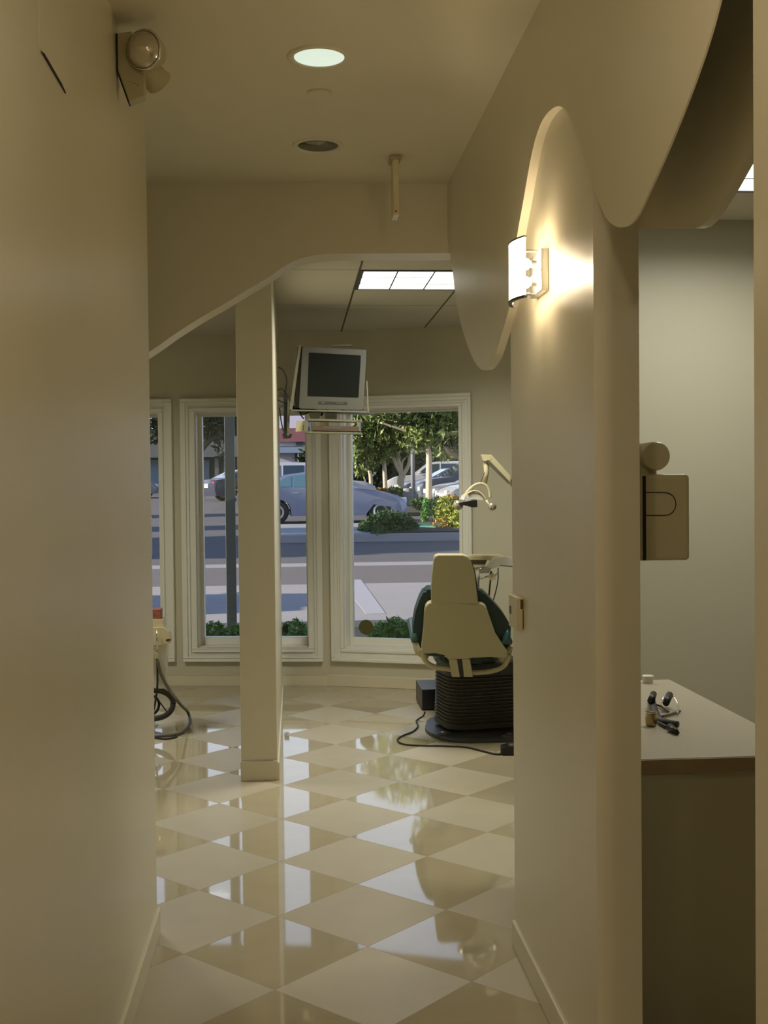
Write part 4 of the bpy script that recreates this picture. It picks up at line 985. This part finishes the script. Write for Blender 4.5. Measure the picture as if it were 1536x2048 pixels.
def car(x, y, rz, paint_, label, kind='sedan', glass='car_glass', z=None, group=None, plate=None):
    z = gz(y) if z is None else z
    t = empty({'sedan': 'sedan', 'suv': 'suv'}[kind], (x, y, z), label, 'car', group, rz)
    if kind == 'sedan':
        L, Wd, wr = 4.8, 1.8, .33; wx = (1.62, -1.27)
        top = [(-2.38, .50), (-2.40, .78), (-2.25, .96), (-1.75, 1.02), (-1.2, 1.02), (1.05, .97), (1.75, .88), (2.15, .76), (2.35, .60), (2.40, .42), (2.34, .24)]
        cab = [(-1.80, 1.0), (-1.05, 1.37), (-.45, 1.45), (.15, 1.43), (1.12, .95)]
        wins = [[(-1.42, 1.03), (-1.02, 1.30), (-.86, 1.34), (-.86, 1.03)], [(-.80, 1.03), (-.80, 1.355), (-.40, 1.385), (-.10, 1.375), (-.10, 1.03)], [(-.03, 1.03), (-.03, 1.37), (.20, 1.35), (.80, 1.03)]]
        ztop = 1.45
    else:
        L, Wd, wr = 4.7, 1.86, .36; wx = (1.42, -1.38)
        top = [(-2.32, .50), (-2.34, .95), (-2.28, 1.12), (-1.2, 1.12), (1.0, 1.10), (1.9, 1.02), (2.25, .85), (2.34, .60), (2.32, .30)]
        cab = [(-2.25, 1.1), (-2.0, 1.66), (-1.2, 1.74), (-.1, 1.72), (.35, 1.66), (1.10, 1.08)]
        wins = [[(-1.95, 1.16), (-1.80, 1.56), (-1.15, 1.62), (-1.15, 1.16)], [(-1.05, 1.16), (-1.05, 1.62), (-.30, 1.62), (-.30, 1.16)], [(-.22, 1.16), (-.22, 1.62), (.25, 1.58), (.80, 1.16)]]
        ztop = 1.74
    bot = []
    for cxw in wx:
        bot.append((cxw+wr+.05, .22))
        for k in range(1, 10):
            a = PI*k/10; bot.append((cxw+(wr+.05)*math.cos(a), wr+(wr+.04)*math.sin(a)))
        bot.append((cxw-wr-.05, .22))
    prof = [Vector((p[0], -Wd/2, p[1])) for p in top+bot+[(-2.3, .24)]]
    def loc(o):
        o.parent = t; o.matrix_parent_inverse = Matrix.Identity(4); return o
    def P_(name, m, fn, smooth=False, par=None):
        b = NB(); fn(b); o = link(name, b, m, None, smooth); o.parent = par or t; return o
    # lofted body: narrower at the sills and at the nose
    def body(b):
        cols = []
        for wv, sx in ((-1, .965), (-.96, .99), (-.75, 1), (.75, 1), (.96, .99), (1, .965)):
            cols.append([b.verts.new((p.x*sx, wv*Wd/2*(1-.06*max(0, abs(p.x)-1.6)), p.z if abs(wv) < .97 else (p.z-.02 if p.z > .6 else p.z))) for p in prof])
        n = len(prof)
        for i in range(len(cols)-1):
            for k in range(n): b.faces.new((cols[i][k], cols[i][(k+1) % n], cols[i+1][(k+1) % n], cols[i+1][k]))
        b.faces.new(cols[0]); b.faces.new(cols[-1][::-1])
        bmesh.ops.triangulate(b, faces=[f for f in b.faces if len(f.verts) > 4])
    autosmooth(P_('body', paint_, body), 30)
    zb = cab[0][1]
    def hw(zz): return Wd/2*.93 - (zz-zb)*.42
    def cabin(b):
        a = [b.verts.new((p[0], -hw(p[1]), p[1])) for p in cab]; c = [b.verts.new((p[0], hw(p[1]), p[1])) for p in cab]
        b.faces.new(a); b.faces.new(c[::-1])
        for i in range(len(cab)): b.faces.new((a[i], c[i], c[(i+1) % len(cab)], a[(i+1) % len(cab)]))
    autosmooth(P_('cabin', paint_, cabin), 30)
    for s in (-1, 1):
        for wv in wins:
            def wf(b):
                v1 = [b.verts.new((p[0], s*(hw(p[1])+.012), p[1])) for p in wv]; v2 = [b.verts.new((p[0], s*(hw(p[1])-.01), p[1])) for p in wv]
                b.faces.new(v1); b.faces.new(v2[::-1])
                for i in range(len(wv)): b.faces.new((v1[i], v2[i], v2[(i+1) % len(wv)], v1[(i+1) % len(wv)]))
            P_('side_window', glass, wf)
        P_('door_mirror', paint_, lambda b: box(b, .62, .78, min(s*Wd*.5, s*Wd*.5+s*.15), max(s*Wd*.5, s*Wd*.5+s*.15), zb+.02, zb+.14, .03), True)
        P_('door_handle', 'chrome', lambda b: box(b, -.85, -.65, s*Wd/2-.012, s*Wd/2+.012, zb-.16, zb-.13, .004))
        P_('rub_strip', 'car_glass', lambda b: box(b, -.95, .95, s*Wd/2*.99-.008, s*Wd/2*.99+.008, .30, .33, 0))
    for (i, j) in ((-2, -1), (0, 1)):   # windscreen and rear window
        pA, pB = (cab[-2], cab[-1]) if i == -2 else (cab[0], cab[1])
        A = Vector((pA[0], 0, pA[1])); B = Vector((pB[0], 0, pB[1])); d = B-A; nrm = Vector((-d.z, 0, d.x)).normalized()
        if nrm.z < 0: nrm = -nrm
        a, bq = A+d*.10, A+d*.90
        P_('windscreen' if i == -2 else 'rear_window', glass, lambda b: slab(b, [a+Vector((0, -hw(a.z)+.07, 0))+nrm*.012, a+Vector((0, hw(a.z)-.07, 0))+nrm*.012, bq+Vector((0, hw(bq.z)-.07, 0))+nrm*.012, bq+Vector((0, -hw(bq.z)+.07, 0))+nrm*.012], -nrm*.014))
    for sx in (-1, 1):
        for s in (-1, 1):
            wh = P_('wheel', 'tyre', lambda b: lathe(b, [(wr*.62, -.11), (wr*.95, -.11), (wr, -.08), (wr, .08), (wr*.95, .11), (wr*.62, .11)], (wx[0 if sx == 1 else 1], s*(Wd/2-.13), wr), 'Y', n=28), True)
            P_('rim', 'chrome', lambda b: (lathe(b, [(.02, -.105), (wr*.62, -.112), (wr*.62, .112), (.02, .105)], (wx[0 if sx == 1 else 1], s*(Wd/2-.13), wr), 'Y', n=20)), par=wh)
        for s in (-1, 1):
            nm, mm = ('headlight', 'lamp_glass') if sx == 1 else ('tail_light', 'lens_red')
            zz = .62 if sx == 1 else .78
            P_(nm, mm, lambda b: box(b, min(sx*2.16, sx*2.37), max(sx*2.16, sx*2.37), min(s*.50, s*.80), max(s*.50, s*.80), zz-.08, zz+.09, .03))
    if plate:
        pl = P_('number_plate', 'plate', lambda b: box(b, -2.425, -2.40, -.26, .26, .60, .78, .004))
        c = bpy.data.curves.new('plate_text', 'FONT'); c.body = plate; c.size = .17; c.extrude = .002; c.align_x = 'CENTER'; c.align_y = 'CENTER'
        to = bpy.data.objects.new('plate_characters', c); COL.objects.link(to); dgx = bpy.context.evaluated_depsgraph_get()
        mm = bpy.data.meshes.new_from_object(to.evaluated_get(dgx)); bpy.data.objects.remove(to)
        mo = bpy.data.objects.new('plate_characters', mm); COL.objects.link(mo); mm.materials.clear(); mm.materials.append(M['tyre'])
        mo.parent = pl; mo.matrix_local = Matrix.Translation((-2.428, 0, .69)) @ Matrix(((0, 0, -1, 0), (-1, 0, 0, 0), (0, 1, 0, 0), (0, 0, 0, 1)))
    return t
def xat(px, y): return aty(px, 970, y).x
car(xat(643, 33.2), 33.2, 0, 'car_blue', 'silver-blue sedan parked sideways across the view behind the island bush', glass='car_glass2')
car(xat(625, 42), 42.5, .0, 'car_white', 'white sport utility vehicle parked right behind the silver-blue sedan', 'suv')
car(xat(506, 54), 54.5, .50, 'car_navy', 'dark navy sedan with a sunlit number plate, seen in the second window', plate='7 4')
car(xat(872, 55), 55.5, PI-.12, 'car_white', 'white sport utility vehicle at the back of the parked row on the right', 'suv')
car(xat(908, 50), 51.5, PI+.12, 'car_grey', 'dark grey sedan between the white and the grey utility vehicles')
car(xat(948, 46), 47.0, PI+.15, 'car_grey', 'dark blue-grey utility vehicle with sunlit door mirror right of the lamp post', 'suv')
car(xat(985, 42.5), 43.2, PI+.15, 'car_silver', 'silver sedan low behind the straight tree trunk')
car(xat(1015, 40), 40.6, PI+.15, 'car_white', 'white sedan nearest the hedge at the right window edge')
car(-4.95, 13.9, 0, 'car_white', 'unseen white utility vehicle added left of the view to shade the parking bay', 'suv')  # unseen car added so its shadow falls across the bay
car(xat(225, 60), 60, 0, 'car_silver', 'silver car by the grey shopfront in the first window', glass='car_glass')

# buildings
def bpart(t, name, m, px0, px1, py0, py1, y, dep=3, par=None):
    a, b_ = aty(px0, py1, y), aty(px1, py0, y)
    return part(name, m, par or t, lambda b: box(b, a.x, b_.x, y, y+dep, a.z, b_.z))
yb = 70
t = empty('shop_building', (aty(380, 980, yb).x, yb, gz(yb)), 'grey single-storey shop building in shade beyond the street', 'building')
bpart(t, 'wall', 'bldg_dark', 120, 520, 912, 990, yb, 6)
bpart(t, 'fascia', 'bldg_grey', 110, 530, 872, 915, yb-1.2, 7)
bpart(t, 'fascia_edge', 'kerb', 110, 530, 913, 915.5, yb-1.25, .1)
bpart(t, 'door', 'bldg_blue', 293, 318, 920, 975, yb-.1, .2)
bpart(t, 'door', 'bldg_blue', 398, 418, 920, 972, yb-.1, .2)
for x in (344, 430, 448): bpart(t, 'column', 'bldg_grey', x, x+7, 912, 985, yb-1.0, .3)
yb = 85
t = empty('retail_building', (aty(600, 960, yb).x, yb, gz(yb)), 'white and red two-storey building behind the white utility vehicle', 'building')
bpart(t, 'wall', 'bldg_white', 535, 700, 905, 975, yb, 8)
bpart(t, 'awning', 'bldg_slate', 530, 700, 893, 906, yb-1.5, 9)
bpart(t, 'upper_wall', 'bldg_white', 535, 700, 880, 893, yb, 8)
bpart(t, 'roof', 'bldg_red', 530, 705, 857, 884, yb-.6, 9)
bpart(t, 'parapet', 'bldg_white', 535, 700, 800, 857, yb+3, 5)
wn = bpart(t, 'window', 'bldg_grey', 592, 607, 882, 891, yb-.1, .2)
bpart(t, 'shopfront', 'bldg_dark', 590, 640, 907, 922, yb-.1, .2)
t = empty('white_hall', (aty(900, 960, 90).x, 90, gz(90)), 'long white building behind the parked cars on the right', 'building')
bpart(t, 'wall', 'bldg_white', 700, 1100, 895, 975, 92, 8)
bpart(t, 'roof', 'bldg_slate', 690, 1110, 880, 897, 91, 10)
for x in (880, 885, 890, 895): bpart(t, 'shutter', 'bldg_dark', x, x+2, 908, 918, 91.9, .15)
# tall dark planting behind everything to close the horizon
for k, (px, lab) in enumerate([(760, 'dense dark green trees massed behind the forked tree'), (600, 'distant trees behind the red-roofed building'), (900, 'distant trees behind the white hall'), (330, 'distant trees behind the grey shop building')]):
    x = aty(px, 900, 100).x
    if k == 0: x = aty(px, 900, 66).x; yy = 66; bl = [(x+dx, yy, 2.6+.4*(i % 2), 1.5, 1, 1.6) for i, dx in enumerate((-3.3, -1.9, -.5, .9, 2.3, 3.6))]
    else: yy = 92+6*k; bl = [(x+dx, yy, gz(yy)+3.1, 3, 1.5, 3.2) for dx in (-9, -5, -1, 3, 7, 11)]
    bush('tree_row', lab, bl, 5000 if k == 0 else 2500, .22 if k == 0 else .4, 'leaf_dark', 90+k, 'trees')
